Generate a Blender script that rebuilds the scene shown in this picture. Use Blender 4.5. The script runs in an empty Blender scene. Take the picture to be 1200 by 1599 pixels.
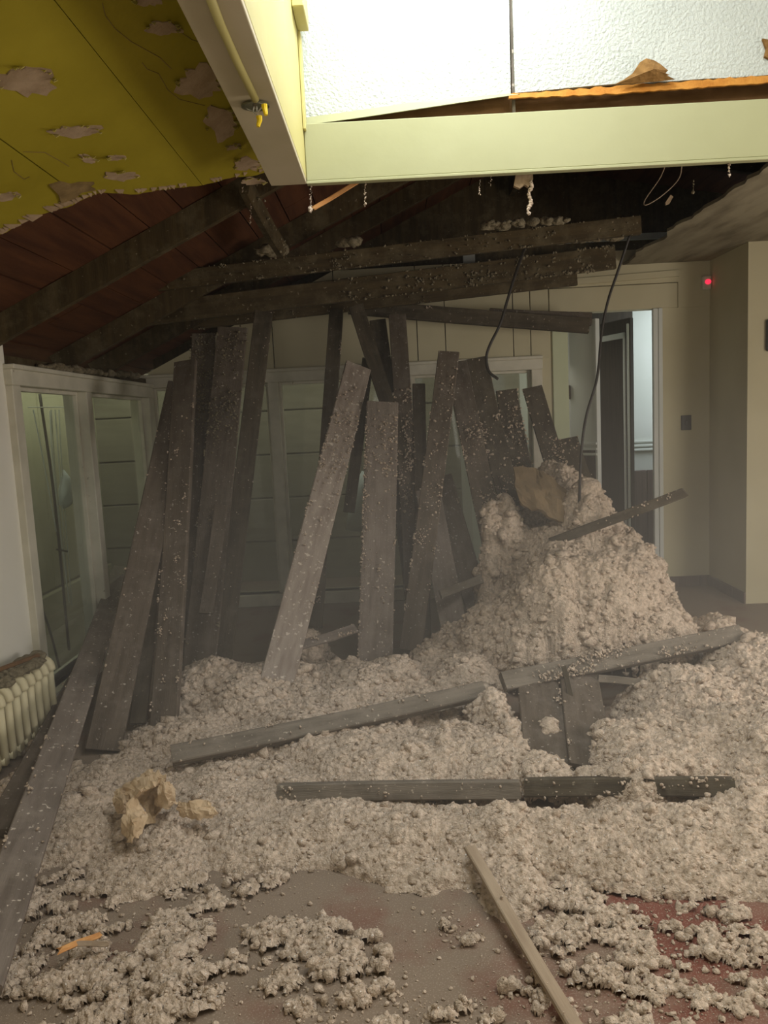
import bpy, bmesh, math, random
import numpy as np
from mathutils import Vector, Matrix

random.seed(7); RNG = np.random.default_rng(7)
scene = bpy.context.scene
col = scene.collection
rad = math.radians

# ------------------------------------------------------------------ camera
CAM_H, F = 1.55, 1200.0
Rm = Matrix.Rotation(rad(0.8), 3, 'Z') @ Matrix.Rotation(rad(90 - 6.8), 3, 'X') @ Matrix.Rotation(rad(-2.8), 3, 'Z')
cd = bpy.data.cameras.new('camera'); cam = bpy.data.objects.new('camera', cd); col.objects.link(cam)
cam.matrix_world = Matrix.Translation((0, 0, CAM_H)) @ Rm.to_4x4()
cd.sensor_fit = 'VERTICAL'; cd.sensor_height = 36.0; cd.lens = 36.0 * F / 1599.0
cd.clip_start = 0.05
scene.camera = cam

# ------------------------------------------------------------------ world, lights, exposure
w = bpy.data.worlds.new('overcast_sky'); scene.world = w; w.use_nodes = True
bg = w.node_tree.nodes['Background']
bg.inputs[0].default_value = (0.80, 0.90, 1.0, 1); bg.inputs[1].default_value = 0.6
scene.view_settings.view_transform = 'Standard'; scene.view_settings.look = 'None'
scene.view_settings.gamma = 1.0; scene.view_settings.use_curve_mapping = False
scene.view_settings.exposure = 0.0
scene.cycles.max_bounces = 6; scene.cycles.diffuse_bounces = 4; scene.cycles.transparent_max_bounces = 12
scene.cycles.volume_bounces = 0; scene.cycles.volume_step_rate = 3.0

def area(name, loc, target, sx, sy, power, color):
    l = bpy.data.lights.new(name, 'AREA'); l.shape = 'RECTANGLE'; l.size = sx; l.size_y = sy
    l.energy = power; l.color = color
    o = bpy.data.objects.new(name, l); col.objects.link(o); o.location = loc
    o.rotation_euler = (Vector(target) - Vector(loc)).to_track_quat('-Z', 'Y').to_euler()
    return o
area('daylight_skylight', (0.22, 2.72, 3.60), (0.20, 2.97, 0), 0.7, 0.3, 33, (0.90, 0.97, 1.0))
area('daylight_skylight_front', (1.2, 1.35, 3.72), (0.9, 1.7, 0), 1.7, 1.2, 56, (1.0, 0.95, 0.86))
area('daylight_front_window', (0.6, -2.8, 1.35), (0.6, 3.0, 0.6), 3.4, 1.3, 24, (1.0, 0.89, 0.71))
area('daylight_right_window', (3.9, 2.4, 1.25), (0.0, 3.3, 0.3), 1.8, 1.2, 76, (1.0, 0.89, 0.79))
area('hall_fill', (2.9, 7.2, 2.0), (1.6, 7.6, 1.6), 0.6, 1.4, 10, (0.85, 0.95, 1.0))  # added lamp inside the closed hall, brightens its wall
area('porch_fill', (-2.36, 5.9, 2.16), (-2.95, 5.9, 1.0), 3.0, 0.22, 16, (1.0, 0.98, 0.80))  # added lamp hidden above the window head, brightens the porch wall
area('yard_fill', (-0.1, 6.86, 2.05), (-0.1, 7.6, 1.0), 3.4, 0.2, 9, (1.0, 0.95, 0.82))  # added lamp out of view, brightens the boards beyond the back window

# ------------------------------------------------------------------ pixel-to-place helpers (1200x1599 frame, real depth)
O = Vector((0, 0, CAM_H))
def ray(px, py): return Rm @ Vector(((px - 600) / F, (799.5 - py) / F, -1.0))
def atY(px, py, Y): d = ray(px, py); return O + d * (Y / d.y)
def atX(px, py, X): d = ray(px, py); return O + d * (X / d.x)
def atZ(px, py, z): d = ray(px, py); return O + d * ((z - CAM_H) / d.z)
def atP(px, py, p, n): d = ray(px, py); n = Vector(n); return O + d * ((Vector(p) - O).dot(n) / d.dot(n))

# ------------------------------------------------------------------ materials
MATS = {}
def mat(name, c1, c2=None, scale=6.0, rough=0.8, bump=0.0, bscale=None, stretch=(1, 1, 1), spec=0.3, detail=6, lo=0.35, hi=0.65,
        fleck=None, fleck_scale=60, fleck_at=0.68, metal=0.0, patch=None):
    m = bpy.data.materials.new(name); m.use_nodes = True; nt = m.node_tree; N = nt.nodes; L = nt.links
    b = N['Principled BSDF']; b.inputs['Roughness'].default_value = rough; b.inputs['Specular IOR Level'].default_value = spec
    b.inputs['Metallic'].default_value = metal
    tc = N.new('ShaderNodeTexCoord'); mp = N.new('ShaderNodeMapping'); mp.inputs['Scale'].default_value = stretch
    L.new(tc.outputs['Object'], mp.inputs[0])
    if c2 is None: b.inputs['Base Color'].default_value = (*c1, 1)
    else:
        n = N.new('ShaderNodeTexNoise'); n.inputs['Scale'].default_value = scale; n.inputs['Detail'].default_value = detail
        L.new(mp.outputs[0], n.inputs['Vector'])
        r = N.new('ShaderNodeMapRange'); r.inputs[1].default_value = lo; r.inputs[2].default_value = hi
        L.new(n.outputs['Fac'], r.inputs[0])
        mx = N.new('ShaderNodeMix'); mx.data_type = 'RGBA'
        mx.inputs[6].default_value = (*c1, 1); mx.inputs[7].default_value = (*c2, 1)
        L.new(r.outputs[0], mx.inputs[0]); out = mx.outputs[2]
        if patch:
            n4 = N.new('ShaderNodeTexNoise'); n4.inputs['Scale'].default_value = 7; n4.inputs['Detail'].default_value = 8; n4.inputs['Roughness'].default_value = .7
            oi = N.new('ShaderNodeObjectInfo'); va = N.new('ShaderNodeVectorMath'); va.operation = 'ADD'
            L.new(tc.outputs['Object'], va.inputs[0]); cx_ = N.new('ShaderNodeCombineXYZ'); mu = N.new('ShaderNodeMath'); mu.operation = 'MULTIPLY'; mu.inputs[1].default_value = 50
            L.new(oi.outputs['Random'], mu.inputs[0]); L.new(mu.outputs[0], cx_.inputs[0]); L.new(cx_.outputs[0], va.inputs[1]); L.new(va.outputs[0], n4.inputs['Vector'])
            r4 = N.new('ShaderNodeMapRange'); r4.inputs[1].default_value = .48; r4.inputs[2].default_value = .66; r4.inputs[4].default_value = .75; L.new(n4.outputs['Fac'], r4.inputs[0])
            m4 = N.new('ShaderNodeMix'); m4.data_type = 'RGBA'; m4.inputs[7].default_value = (*patch, 1); L.new(r4.outputs[0], m4.inputs[0]); L.new(out, m4.inputs[6]); out = m4.outputs[2]
        if fleck:
            n2 = N.new('ShaderNodeTexNoise'); n2.inputs['Scale'].default_value = fleck_scale; n2.inputs['Detail'].default_value = 3
            L.new(tc.outputs['Object'], n2.inputs['Vector'])
            r2 = N.new('ShaderNodeMapRange'); r2.inputs[1].default_value = fleck_at; r2.inputs[2].default_value = fleck_at + 0.05
            L.new(n2.outputs['Fac'], r2.inputs[0])
            m2 = N.new('ShaderNodeMix'); m2.data_type = 'RGBA'; m2.inputs[7].default_value = (*fleck, 1)
            L.new(r2.outputs[0], m2.inputs[0]); L.new(out, m2.inputs[6]); out = m2.outputs[2]
        L.new(out, b.inputs['Base Color'])
    if bump:
        n3 = N.new('ShaderNodeTexNoise'); n3.inputs['Scale'].default_value = bscale or scale * 4; n3.inputs['Detail'].default_value = 5
        L.new(mp.outputs[0], n3.inputs['Vector'])
        bp = N.new('ShaderNodeBump'); bp.inputs['Strength'].default_value = bump; bp.inputs['Distance'].default_value = 0.01
        L.new(n3.outputs['Fac'], bp.inputs['Height']); L.new(bp.outputs[0], b.inputs['Normal'])
    MATS[name] = m; return m

mat('insulation', (0.38, 0.292, 0.208), (0.67, 0.54, 0.42), 55, 0.95, 1.0, 170, detail=8, lo=.30, hi=.62, fleck=(0.86, 0.83, 0.78), fleck_scale=140, fleck_at=0.66, spec=0.1)
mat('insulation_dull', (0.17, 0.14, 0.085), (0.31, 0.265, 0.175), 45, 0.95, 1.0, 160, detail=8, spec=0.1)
mat('plank', (0.072, 0.054, 0.036), (0.122, 0.095, 0.068), 5, 0.85, 0.25, 40, (6, 6, 0.6), fleck=(0.42, 0.37, 0.31), fleck_scale=55, fleck_at=0.66, patch=(0.17, 0.14, 0.11))
mat('plank_dusty', (0.135, 0.108, 0.086), (0.205, 0.168, 0.138), 5, 0.9, 0.2, 40, (6, 6, 0.7), fleck=(0.55, 0.48, 0.40), fleck_scale=55, fleck_at=0.65, patch=(0.25, 0.21, 0.17))
mat('plank_dark', (0.045, 0.034, 0.020), (0.085, 0.066, 0.040), 5, 0.85, 0.25, 40, (6, 6, 0.6), fleck=(0.25, 0.21, 0.15), fleck_scale=50, fleck_at=0.68, patch=(0.12, 0.10, 0.07))
mat('lumber', (0.115, 0.095, 0.070), (0.185, 0.155, 0.118), 6, 0.85, 0.3, 40, (6, 6, 0.6), fleck=(.42, .36, .28), fleck_scale=50, fleck_at=.66, patch=(.21, .175, .135))
mat('lath', (0.27, 0.20, 0.135), (0.36, 0.28, 0.195), 8, 0.8, 0.2, 60, (5, 5, 0.5))
mat('fresh_wood', (0.50, 0.22, 0.07), (0.62, 0.33, 0.12), 12, 0.7, 0.2, 60, (8, 8, 0.5))
mat('rafter', (0.042, 0.028, 0.010), (0.074, 0.050, 0.019), 5, 0.85, 0.25, 40, (6, 6, 0.5), fleck=(0.22, 0.18, 0.11), fleck_scale=45, fleck_at=0.68, patch=(0.12, 0.095, 0.05))
mat('deck', (0.060, 0.020, 0.007), (0.105, 0.038, 0.013), 4, 0.8, 0.25, 30, (5, 0.5, 5))
mat('ceiling_paint', (0.27, 0.215, 0.010), (0.34, 0.275, 0.018), 2.2, 0.7, 0.12, 30)
mat('bare_plaster', (0.29, 0.205, 0.12), (0.39, 0.285, 0.18), 14, 0.9, 0.4, 60)
mat('torn_paper_face', (0.16, 0.105, 0.04), (0.25, 0.17, 0.07), 18, 0.9, 0.4, 60)
mat('paint_flake', (0.50, 0.43, 0.10), (0.62, 0.54, 0.22), 10, 0.7)
mat('beam_bounce_paint', (0.46, 0.40, 0.145), (0.52, 0.46, 0.18), 2, 0.5, 0.06, 25)  # yellow light bounced off the ceiling is put into this colour
mat('beam_under', (0.44, 0.38, 0.24), (0.50, 0.43, 0.29), 3, 0.6, 0.06, 30)
mat('fascia_bounce_paint', (0.33, 0.325, 0.175), (0.375, 0.37, 0.21), 1.5, 0.5, 0.08, 20)  # cream carries the yellow-green bounce in its base colour
mat('textured_panel', (0.44, 0.465, 0.42), (0.50, 0.525, 0.48), 3, 0.28, 0.8, 75, spec=0.6)
mat('wall_paint', (0.50, 0.45, 0.29), (0.56, 0.51, 0.34), 1.6, 0.8, 0.05, 20)
mat('wall_white', (0.80, 0.77, 0.66), (0.85, 0.82, 0.72), 1.6, 0.7, 0.04, 20)
mat('hall_paint', (0.62, 0.64, 0.58), (0.70, 0.71, 0.66), 2, 0.6)
mat('pale_green', (0.52, 0.56, 0.36), (0.58, 0.62, 0.42), 2, 0.6)
mat('wainscot', (0.085, 0.058, 0.045), (0.13, 0.09, 0.07), 6, 0.6, 0.15, 40, (8, 8, 0.5))
mat('dark_door', (0.035, 0.027, 0.017), (0.055, 0.042, 0.028), 6, 0.6, 0.1, 40, (8, 8, 0.5))
mat('window_paint', (0.56, 0.53, 0.42), (0.66, 0.62, 0.50), 9, 0.6, 0.08, 40, fleck=(0.30, 0.25, 0.16), fleck_scale=25, fleck_at=0.72)
mat('right_ceiling', (0.30, 0.265, 0.18), (0.14, 0.115, 0.072), 3.4, 0.8, 0.1, 20, (2.5, 0.6, 1), lo=0.42, hi=0.72)
mat('plank_pale', (0.22, 0.175, 0.14), (0.33, 0.275, 0.225), 5, 0.9, 0.35, 40, (6, 6, 1.2), fleck=(0.55, 0.48, 0.40), fleck_scale=40, fleck_at=0.62)
mat('siding', (0.225, 0.205, 0.150), (0.28, 0.26, 0.195), 5, 0.85, 0.15, 40, (0.6, 4, 4))
mat('porch_wall', (0.32, 0.31, 0.20), (0.38, 0.37, 0.25), 2, 0.85, 0.1, 25)
mat('radiator', (0.66, 0.58, 0.36), (0.72, 0.65, 0.43), 8, 0.5)
mat('kraft', (0.44, 0.31, 0.18), (0.58, 0.44, 0.285), 10, 0.75, 0.25, 40)
mat('brown_sheet', (0.15, 0.105, 0.055), (0.22, 0.155, 0.085), 10, 0.9, 0.4, 60)
mat('cord', (0.03, 0.025, 0.02), None, rough=0.5)
mat('white_cord', (0.72, 0.75, 0.70), None, rough=0.7)
mat('cloth', (0.72, 0.80, 0.80), (0.80, 0.86, 0.86), 4, 0.9)
mat('yellow_plastic', (0.85, 0.60, 0.02), None, rough=0.4)
mat('dark_plastic', (0.05, 0.045, 0.035), None, rough=0.4)
mat('metal_box', (0.16, 0.16, 0.10), (0.22, 0.21, 0.14), 20, 0.5, metal=0.6)
mat('hinge', (0.12, 0.10, 0.08), None, rough=0.4, metal=0.8)
mat('plastic_white', (0.65, 0.62, 0.52), None, rough=0.4)
mat('tuft', (0.17, 0.085, 0.022), (0.27, 0.145, 0.045), 30, 0.9, 0.8, 60)
mat('orange_raw', (0.38, 0.145, 0.018), (0.48, 0.21, 0.035), 16, 0.85, 0.5, 60)
mat('brown_raw', (0.13, 0.065, 0.022), (0.19, 0.10, 0.04), 8, 0.85, 0.3, 40)

# floor: brown dust over red-brown linoleum
m = bpy.data.materials.new('floor_dusty'); m.use_nodes = True; nt = m.node_tree; N = nt.nodes; L = nt.links
b = N['Principled BSDF']; b.inputs['Roughness'].default_value = 0.75; b.inputs['Specular IOR Level'].default_value = 0.25
tc = N.new('ShaderNodeTexCoord')
n1 = N.new('ShaderNodeTexNoise'); n1.inputs['Scale'].default_value = 3.0; n1.inputs['Detail'].default_value = 7; n1.inputs['Roughness'].default_value = 0.6
L.new(tc.outputs['Object'], n1.inputs['Vector'])
sub = N.new('ShaderNodeVectorMath'); sub.operation = 'DISTANCE'
p_red = atZ(1075, 1440, 0); sub.inputs[1].default_value = (p_red.x, p_red.y, 0)
L.new(tc.outputs['Object'], sub.inputs[0])
rr = N.new('ShaderNodeMapRange'); rr.inputs[1].default_value = 0.0; rr.inputs[2].default_value = 0.75; rr.inputs[3].default_value = 0.36; rr.inputs[4].default_value = 0.0
L.new(sub.outputs['Value'], rr.inputs[0])
ad = N.new('ShaderNodeMath'); ad.operation = 'ADD'; L.new(n1.outputs['Fac'], ad.inputs[0]); L.new(rr.outputs[0], ad.inputs[1])
r1 = N.new('ShaderNodeMapRange'); r1.inputs[1].default_value = 0.52; r1.inputs[2].default_value = 0.80; L.new(ad.outputs[0], r1.inputs[0])
mx = N.new('ShaderNodeMix'); mx.data_type = 'RGBA'; mx.inputs[6].default_value = (0.225, 0.170, 0.122, 1); mx.inputs[7].default_value = (0.17, 0.060, 0.040, 1)
L.new(r1.outputs[0], mx.inputs[0])
n2 = N.new('ShaderNodeTexNoise'); n2.inputs['Scale'].default_value = 190; n2.inputs['Detail'].default_value = 4
L.new(tc.outputs['Object'], n2.inputs['Vector'])
r2 = N.new('ShaderNodeMapRange'); r2.inputs[1].default_value = 0.54; r2.inputs[2].default_value = 0.70; r2.inputs[4].default_value = 0.65; L.new(n2.outputs['Fac'], r2.inputs[0])
m2 = N.new('ShaderNodeMix'); m2.data_type = 'RGBA'; m2.inputs[7].default_value = (0.40, 0.33, 0.26, 1)
L.new(r2.outputs[0], m2.inputs[0]); L.new(mx.outputs[2], m2.inputs[6]); L.new(m2.outputs[2], b.inputs['Base Color'])
MATS['floor'] = m

# glass: clear and dusty, thin
m = bpy.data.materials.new('window_glass'); m.use_nodes = True; nt = m.node_tree; N = nt.nodes; L = nt.links
N.remove(N['Principled BSDF'])
tr = N.new('ShaderNodeBsdfTransparent'); tr.inputs[0].default_value = (0.86, 0.89, 0.84, 1)
gl = N.new('ShaderNodeBsdfGlossy'); gl.inputs['Roughness'].default_value = 0.04
df = N.new('ShaderNodeBsdfDiffuse'); df.inputs[0].default_value = (0.5, 0.48, 0.40, 1)
lw = N.new('ShaderNodeLayerWeight'); pw_ = N.new('ShaderNodeMath'); pw_.operation = 'POWER'; pw_.inputs[1].default_value = 4.0; L.new(lw.outputs['Facing'], pw_.inputs[0])
fr = N.new('ShaderNodeMath'); fr.operation = 'MULTIPLY_ADD'; fr.inputs[1].default_value = 0.6; fr.inputs[2].default_value = 0.03; L.new(pw_.outputs[0], fr.inputs[0])
s1 = N.new('ShaderNodeMixShader'); L.new(fr.outputs[0], s1.inputs[0]); L.new(tr.outputs[0], s1.inputs[1]); L.new(gl.outputs[0], s1.inputs[2])
s2 = N.new('ShaderNodeMixShader'); s2.inputs[0].default_value = 0.10; L.new(s1.outputs[0], s2.inputs[1]); L.new(df.outputs[0], s2.inputs[2])
L.new(s2.outputs[0], N['Material Output'].inputs[0]); MATS['glass'] = m
# red indicator light
m = bpy.data.materials.new('red_led'); m.use_nodes = True; b = m.node_tree.nodes['Principled BSDF']
b.inputs['Base Color'].default_value = (0.9, 0.02, 0.05, 1); b.inputs['Emission Color'].default_value = (1, 0.03, 0.08, 1); b.inputs['Emission Strength'].default_value = 1.2
MATS['red_led'] = m

# ------------------------------------------------------------------ object helpers
def tag(o, label=None, cat=None, group=None, kind=None):
    if label: o['label'] = label
    if cat: o['category'] = cat
    if group: o['group'] = group
    if kind: o['kind'] = kind
    return o
def link(name, me, material=None, parent=None):
    o = bpy.data.objects.new(name, me); col.objects.link(o)
    if material: me.materials.append(MATS[material])
    if parent: o.parent = parent
    return o
def empty(name, loc=(0, 0, 0)):
    o = bpy.data.objects.new(name, None); col.objects.link(o); o.location = loc; o.empty_display_size = 0.05; return o
def mesh_np(name, V, Fc, smooth=True):
    V = np.ascontiguousarray(V, dtype=np.float32); Fc = np.ascontiguousarray(Fc, dtype=np.int32)
    me = bpy.data.meshes.new(name); k = Fc.shape[1]
    me.vertices.add(len(V)); me.vertices.foreach_set('co', V.ravel())
    me.loops.add(Fc.size); me.loops.foreach_set('vertex_index', Fc.ravel())
    me.polygons.add(len(Fc)); me.polygons.foreach_set('loop_start', np.arange(len(Fc), dtype=np.int32) * k)
    me.update(calc_edges=True); me.validate()
    if smooth: me.shade_smooth()
    return me
class MB:
    def __init__(s): s.v = []; s.f = []
    def add(s, V, Fs):
        o = len(s.v); s.v += [tuple(v) for v in V]; s.f += [tuple(i + o for i in f) for f in Fs]
    def box(s, a, b, ch=0.0):
        x0, y0, z0 = [min(a[i], b[i]) for i in range(3)]; x1, y1, z1 = [max(a[i], b[i]) for i in range(3)]
        if ch <= 0:
            s.add([(x0,y0,z0),(x1,y0,z0),(x1,y1,z0),(x0,y1,z0),(x0,y0,z1),(x1,y0,z1),(x1,y1,z1),(x0,y1,z1)],
                  [(0,3,2,1),(4,5,6,7),(0,1,5,4),(1,2,6,5),(2,3,7,6),(3,0,4,7)])
        else:
            bm = bmesh.new(); bmesh.ops.create_cube(bm, size=1.0)
            for v in bm.verts: v.co = ((x0+x1)/2 + v.co.x*(x1-x0), (y0+y1)/2 + v.co.y*(y1-y0), (z0+z1)/2 + v.co.z*(z1-z0))
            bmesh.ops.bevel(bm, geom=bm.edges[:], offset=ch, segments=1, affect='EDGES')
            bm.verts.index_update(); s.add([v.co[:] for v in bm.verts], [[v.index for v in f.verts] for f in bm.faces]); bm.free()
        return s
    def tube(s, pts, r, n=8, r1=None):
        pts = [Vector(p) for p in pts]; r1 = r if r1 is None else r1; V = []; Fs = []
        for i, p in enumerate(pts):
            t = (pts[min(i+1, len(pts)-1)] - pts[max(i-1, 0)]).normalized()
            a = t.orthogonal().normalized() if i == 0 else (a - t * a.dot(t)).normalized()
            b_ = t.cross(a); rr_ = r + (r1 - r) * i / (len(pts) - 1)
            for k in range(n):
                th = 2 * math.pi * k / n; V.append(p + a * math.cos(th) * rr_ + b_ * math.sin(th) * rr_)
        for i in range(len(pts) - 1):
            for k in range(n): Fs.append((i*n+k, i*n+(k+1) % n, (i+1)*n+(k+1) % n, (i+1)*n+k))
        Fs.append(tuple(range(n))[::-1]); Fs.append(tuple((len(pts)-1)*n+k for k in range(n)))
        s.add(V, Fs); return s
    def prism(s, poly, off):
        """a flat polygon given extra depth along off"""
        n = len(poly); poly = [Vector(p) for p in poly]; off = Vector(off)
        s.add(list(poly) + [p + off for p in poly], [tuple(range(n)), tuple(range(n, 2*n))[::-1]] + [((i+1) % n, i, n+i, n+(i+1) % n) for i in range(n)])
        return s
    def build(s, name, material, parent=None, smooth=False):
        me = bpy.data.meshes.new(name); me.from_pydata(s.v, [], s.f); me.update()
        bm = bmesh.new(); bm.from_mesh(me); bmesh.ops.recalc_face_normals(bm, faces=bm.faces[:]); bm.to_mesh(me); bm.free()
        if smooth: me.shade_smooth()
        return link(name, me, material, parent)
def struct(name, mb, material, parent=None, smooth=False):
    o = mb.build(name, material, parent, smooth)
    if not parent: o['kind'] = 'structure'
    return o
def smooth_path(pts, n=6):
    """Catmull-Rom through the points"""
    P = [Vector(p) for p in pts]; P = [P[0] * 2 - P[1]] + P + [P[-1] * 2 - P[-2]]; out = []
    for i in range(1, len(P) - 2):
        for k in range(n):
            t = k / n; a, b_, c, d = P[i-1], P[i], P[i+1], P[i+2]
            out.append(0.5 * ((2*b_) + (c-a)*t + (2*a-5*b_+4*c-d)*t*t + (3*b_-a-3*c+d)*t**3))
    out.append(P[-2]); return out

# ---- noise (numpy)
def _h(i, j, k, s):
    n = (i * 374761393 + j * 668265263 + k * 1274126177 + s * 974634777) & 0xFFFFFFFF
    n = ((n ^ (n >> 13)) * 1274126177) & 0xFFFFFFFF
    return ((n ^ (n >> 16)) & 0xFFFFFF) / float(0xFFFFFF)
def worley(P, size, seed):
    """distance to the nearest feature point, in cells"""
    Q = P / size; I = np.floor(Q).astype(np.int64); best = np.full(len(P), 9.0)
    for dx in (-1, 0, 1):
        for dy in (-1, 0, 1):
            for dz in (-1, 0, 1):
                a, b_, c = I[:, 0] + dx, I[:, 1] + dy, I[:, 2] + dz
                d = (a + _h(a, b_, c, seed) - Q[:, 0])**2 + (b_ + _h(a, b_, c, seed+1) - Q[:, 1])**2 + (c + _h(a, b_, c, seed+2) - Q[:, 2])**2
                np.minimum(best, d, out=best)
    return np.sqrt(best)
def vnoise(P, size, seed):
    Q = P / size; I = np.floor(Q).astype(np.int64); f = Q - I; f = f * f * (3 - 2 * f); r = 0
    for dx in (0, 1):
        for dy in (0, 1):
            for dz in (0, 1):
                wgt = (f[:, 0] if dx else 1 - f[:, 0]) * (f[:, 1] if dy else 1 - f[:, 1]) * (f[:, 2] if dz else 1 - f[:, 2])
                r = r + wgt * _h(I[:, 0] + dx, I[:, 1] + dy, I[:, 2] + dz, seed)
    return r
def fbm(P, size, seed, oct=4):
    r = 0; a = 0.5; t = 0
    for k in range(oct): r = r + a * vnoise(P, size / 2**k, seed + 10 * k); t += a; a *= 0.55
    return r / t
def puff(P, size, seed): return np.sqrt(np.clip(1 - worley(P, size, seed)**2, 0, 1))

# lumpy fluff clumps
def ico(sub):
    bm = bmesh.new(); bmesh.ops.create_icosphere(bm, subdivisions=sub, radius=1.0); bm.verts.index_update()
    V = np.array([v.co[:] for v in bm.verts]); Fc = np.array([[v.index for v in f.verts] for f in bm.faces]); bm.free(); return V, Fc
def clump_kinds(sub, n):
    out = []
    for k in range(n):
        V, Fc = ico(sub); s = 0.55 if sub < 3 else 0.42
        d = 0.42 + 0.55 * puff(V + 7 * k, s * 1.4, 50 + k) + (0.40 * puff(V + 3 * k, s * 0.7, 90 + k) if sub > 1 else 0) + RNG.uniform(-.22, .22, len(V))
        out.append((V * d[:, None] * np.array([1.25, .9, 1.0]), Fc))
    return out
CL1, CL2, CL3 = clump_kinds(1, 8), clump_kinds(2, 8), clump_kinds(3, 5)
CL1R = [(V * RNG.uniform(.62, 1.35, len(V))[:, None], Fc) for V, Fc in clump_kinds(1, 10)]
CL2R = [(V * RNG.uniform(.72, 1.28, len(V))[:, None], Fc) for V, Fc in clump_kinds(2, 8)]
def scatter(points, sizes, kinds, flat=0.7):
    VV = []; FF = []; o = 0
    for p, s in zip(points, sizes):
        V, Fc = kinds[RNG.integers(len(kinds))]
        q = RNG.normal(size=4); q /= np.linalg.norm(q); w_, x, y, z = q
        R = np.array([[1-2*(y*y+z*z), 2*(x*y-z*w_), 2*(x*z+y*w_)], [2*(x*y+z*w_), 1-2*(x*x+z*z), 2*(y*z-x*w_)], [2*(x*z-y*w_), 2*(y*z+x*w_), 1-2*(x*x+y*y)]])
        T = (V @ R.T) * s * np.array([RNG.uniform(.8, 1.3), RNG.uniform(.8, 1.3), flat]); VV.append(T + np.asarray(p)); FF.append(Fc + o); o += len(V)
    return np.concatenate(VV), np.concatenate(FF)

# ------------------------------------------------------------------ room shell
XL, YB = -2.02, 6.55
XR = 2.69; YR = 5.86
fl = MB()
fl.box((XL - 0.1, -3.0, -0.08), (4.2, YB + 2.0, 0.0)); struct('floor', fl, 'floor')

# left wall with tall window: jamb part, header
Y0 = atX(5, 575, XL).y
wl = MB()
wl.box((XL - 0.14, -3.0, 0), (XL, Y0 + 0.02, 3.2)).box((XL - 0.14, Y0 + .02, 0), (XL, YB, 0.10))
struct('wall_left', wl, 'wall_white')
wf = MB(); wf.box((XL - 0.14, -3.1, 0), (4.2, -3.0, 0.7)).box((XL - 0.14, -3.1, 2.4), (4.2, -3.0, 3.4)).box((XL-.14, -3.1, .7), (-1.2, -3.0, 2.4)).box((2.4, -3.1, .7), (4.2, -3.0, 2.4))
struct('wall_front', wf, 'wall_white')
wr = MB(); wr.box((4.0, -3.0, 0), (4.12, 1.4, 3.4)).box((4.0, 3.4, 0), (4.12, YR, 3.4)).box((4.0, 1.4, 0), (4.12, 3.4, 0.6)).box((4.0, 1.4, 2.4), (4.12, 3.4, 3.4))
wr.box((XR, YR, 0), (4.12, YR + 0.12, 2.9)).box((XR, YR + 0.12, 0), (XR + 0.12, YB, 2.9))
struct('wall_right', wr, 'wall_paint')

def X_at(px, py): return atY(px, py, YB).x
def Z_at(px, py): return atY(px, py, YB).z
xw1 = X_at(838, 600); zw1 = 1.93                     # back window right edge, header
xd0, xd1 = X_at(864, 620), X_at(1034, 700); zd = Z_at(985, 484)
wb = MB()
wb.box((XL, YB, zw1 + .06), (xw1, YB + 0.14, zw1 + 0.10)).box((xw1 + .05, YB, 0), (xd0, YB + 0.14, zd)).box((xd1, YB, 0), (XR + .2, YB + 0.14, zd)).box((XL, YB, 0), (xw1 + .05, YB + .14, 0.10))
wall_back = struct('wall_back', wb, 'wall_paint')
# upper panelling: boards side by side with open joints, gable cut to the rake
def zrake(X): return 2.0 + 0.47 * (X + 2.0)
xs = [XL, -1.45, -0.95, -0.42] + [X_at(652, 530), X_at(696, 530), X_at(802, 530), X_at(829, 530), xd0 - 0.02]
for i in range(len(xs) - 1):
    a, c = xs[i] + 0.004, xs[i+1] - 0.004
    zt = lambda X: min(zrake(X) + 0.05, 2.80)
    MB().prism([(a, YB - 0.012, zw1 + .07), (c, YB - 0.012, zw1 + .07), (c, YB - 0.012, zt(c)), (a, YB - 0.012, zt(a))], (0, 0.11, 0)).build('panel', 'wall_paint', wall_back)
struct('upper_board', MB().box((xd0 - .016, YB - .012, zd), (X_at(1058, 500), YB + .1, zd + 0.20), 0.003), 'wall_paint', wall_back)
struct('upper_board', MB().box((xd0 - .016, YB - .008, zd + .206), (XR + .1, YB + .1, 2.84)).box((X_at(1058, 500) + .006, YB - .008, zd), (XR + .1, YB + .1, zd + .206)), 'wall_paint', wall_back)
# thin sloping trim at the top of the back wall
tp = [atY(570, 472, YB - .03), atY(1062, 431, YB - .03)]
t_ = MB(); t_.prism([tp[0], tp[1], tp[1] + Vector((0, 0, .05)), tp[0] + Vector((0, 0, .05))], (0, .03, 0)); struct('trim_1', t_, 'wall_paint')
MB().box((X_at(1042, 905), YB - .02, 0), (XR, YB - .004, 0.10), .004)

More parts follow.
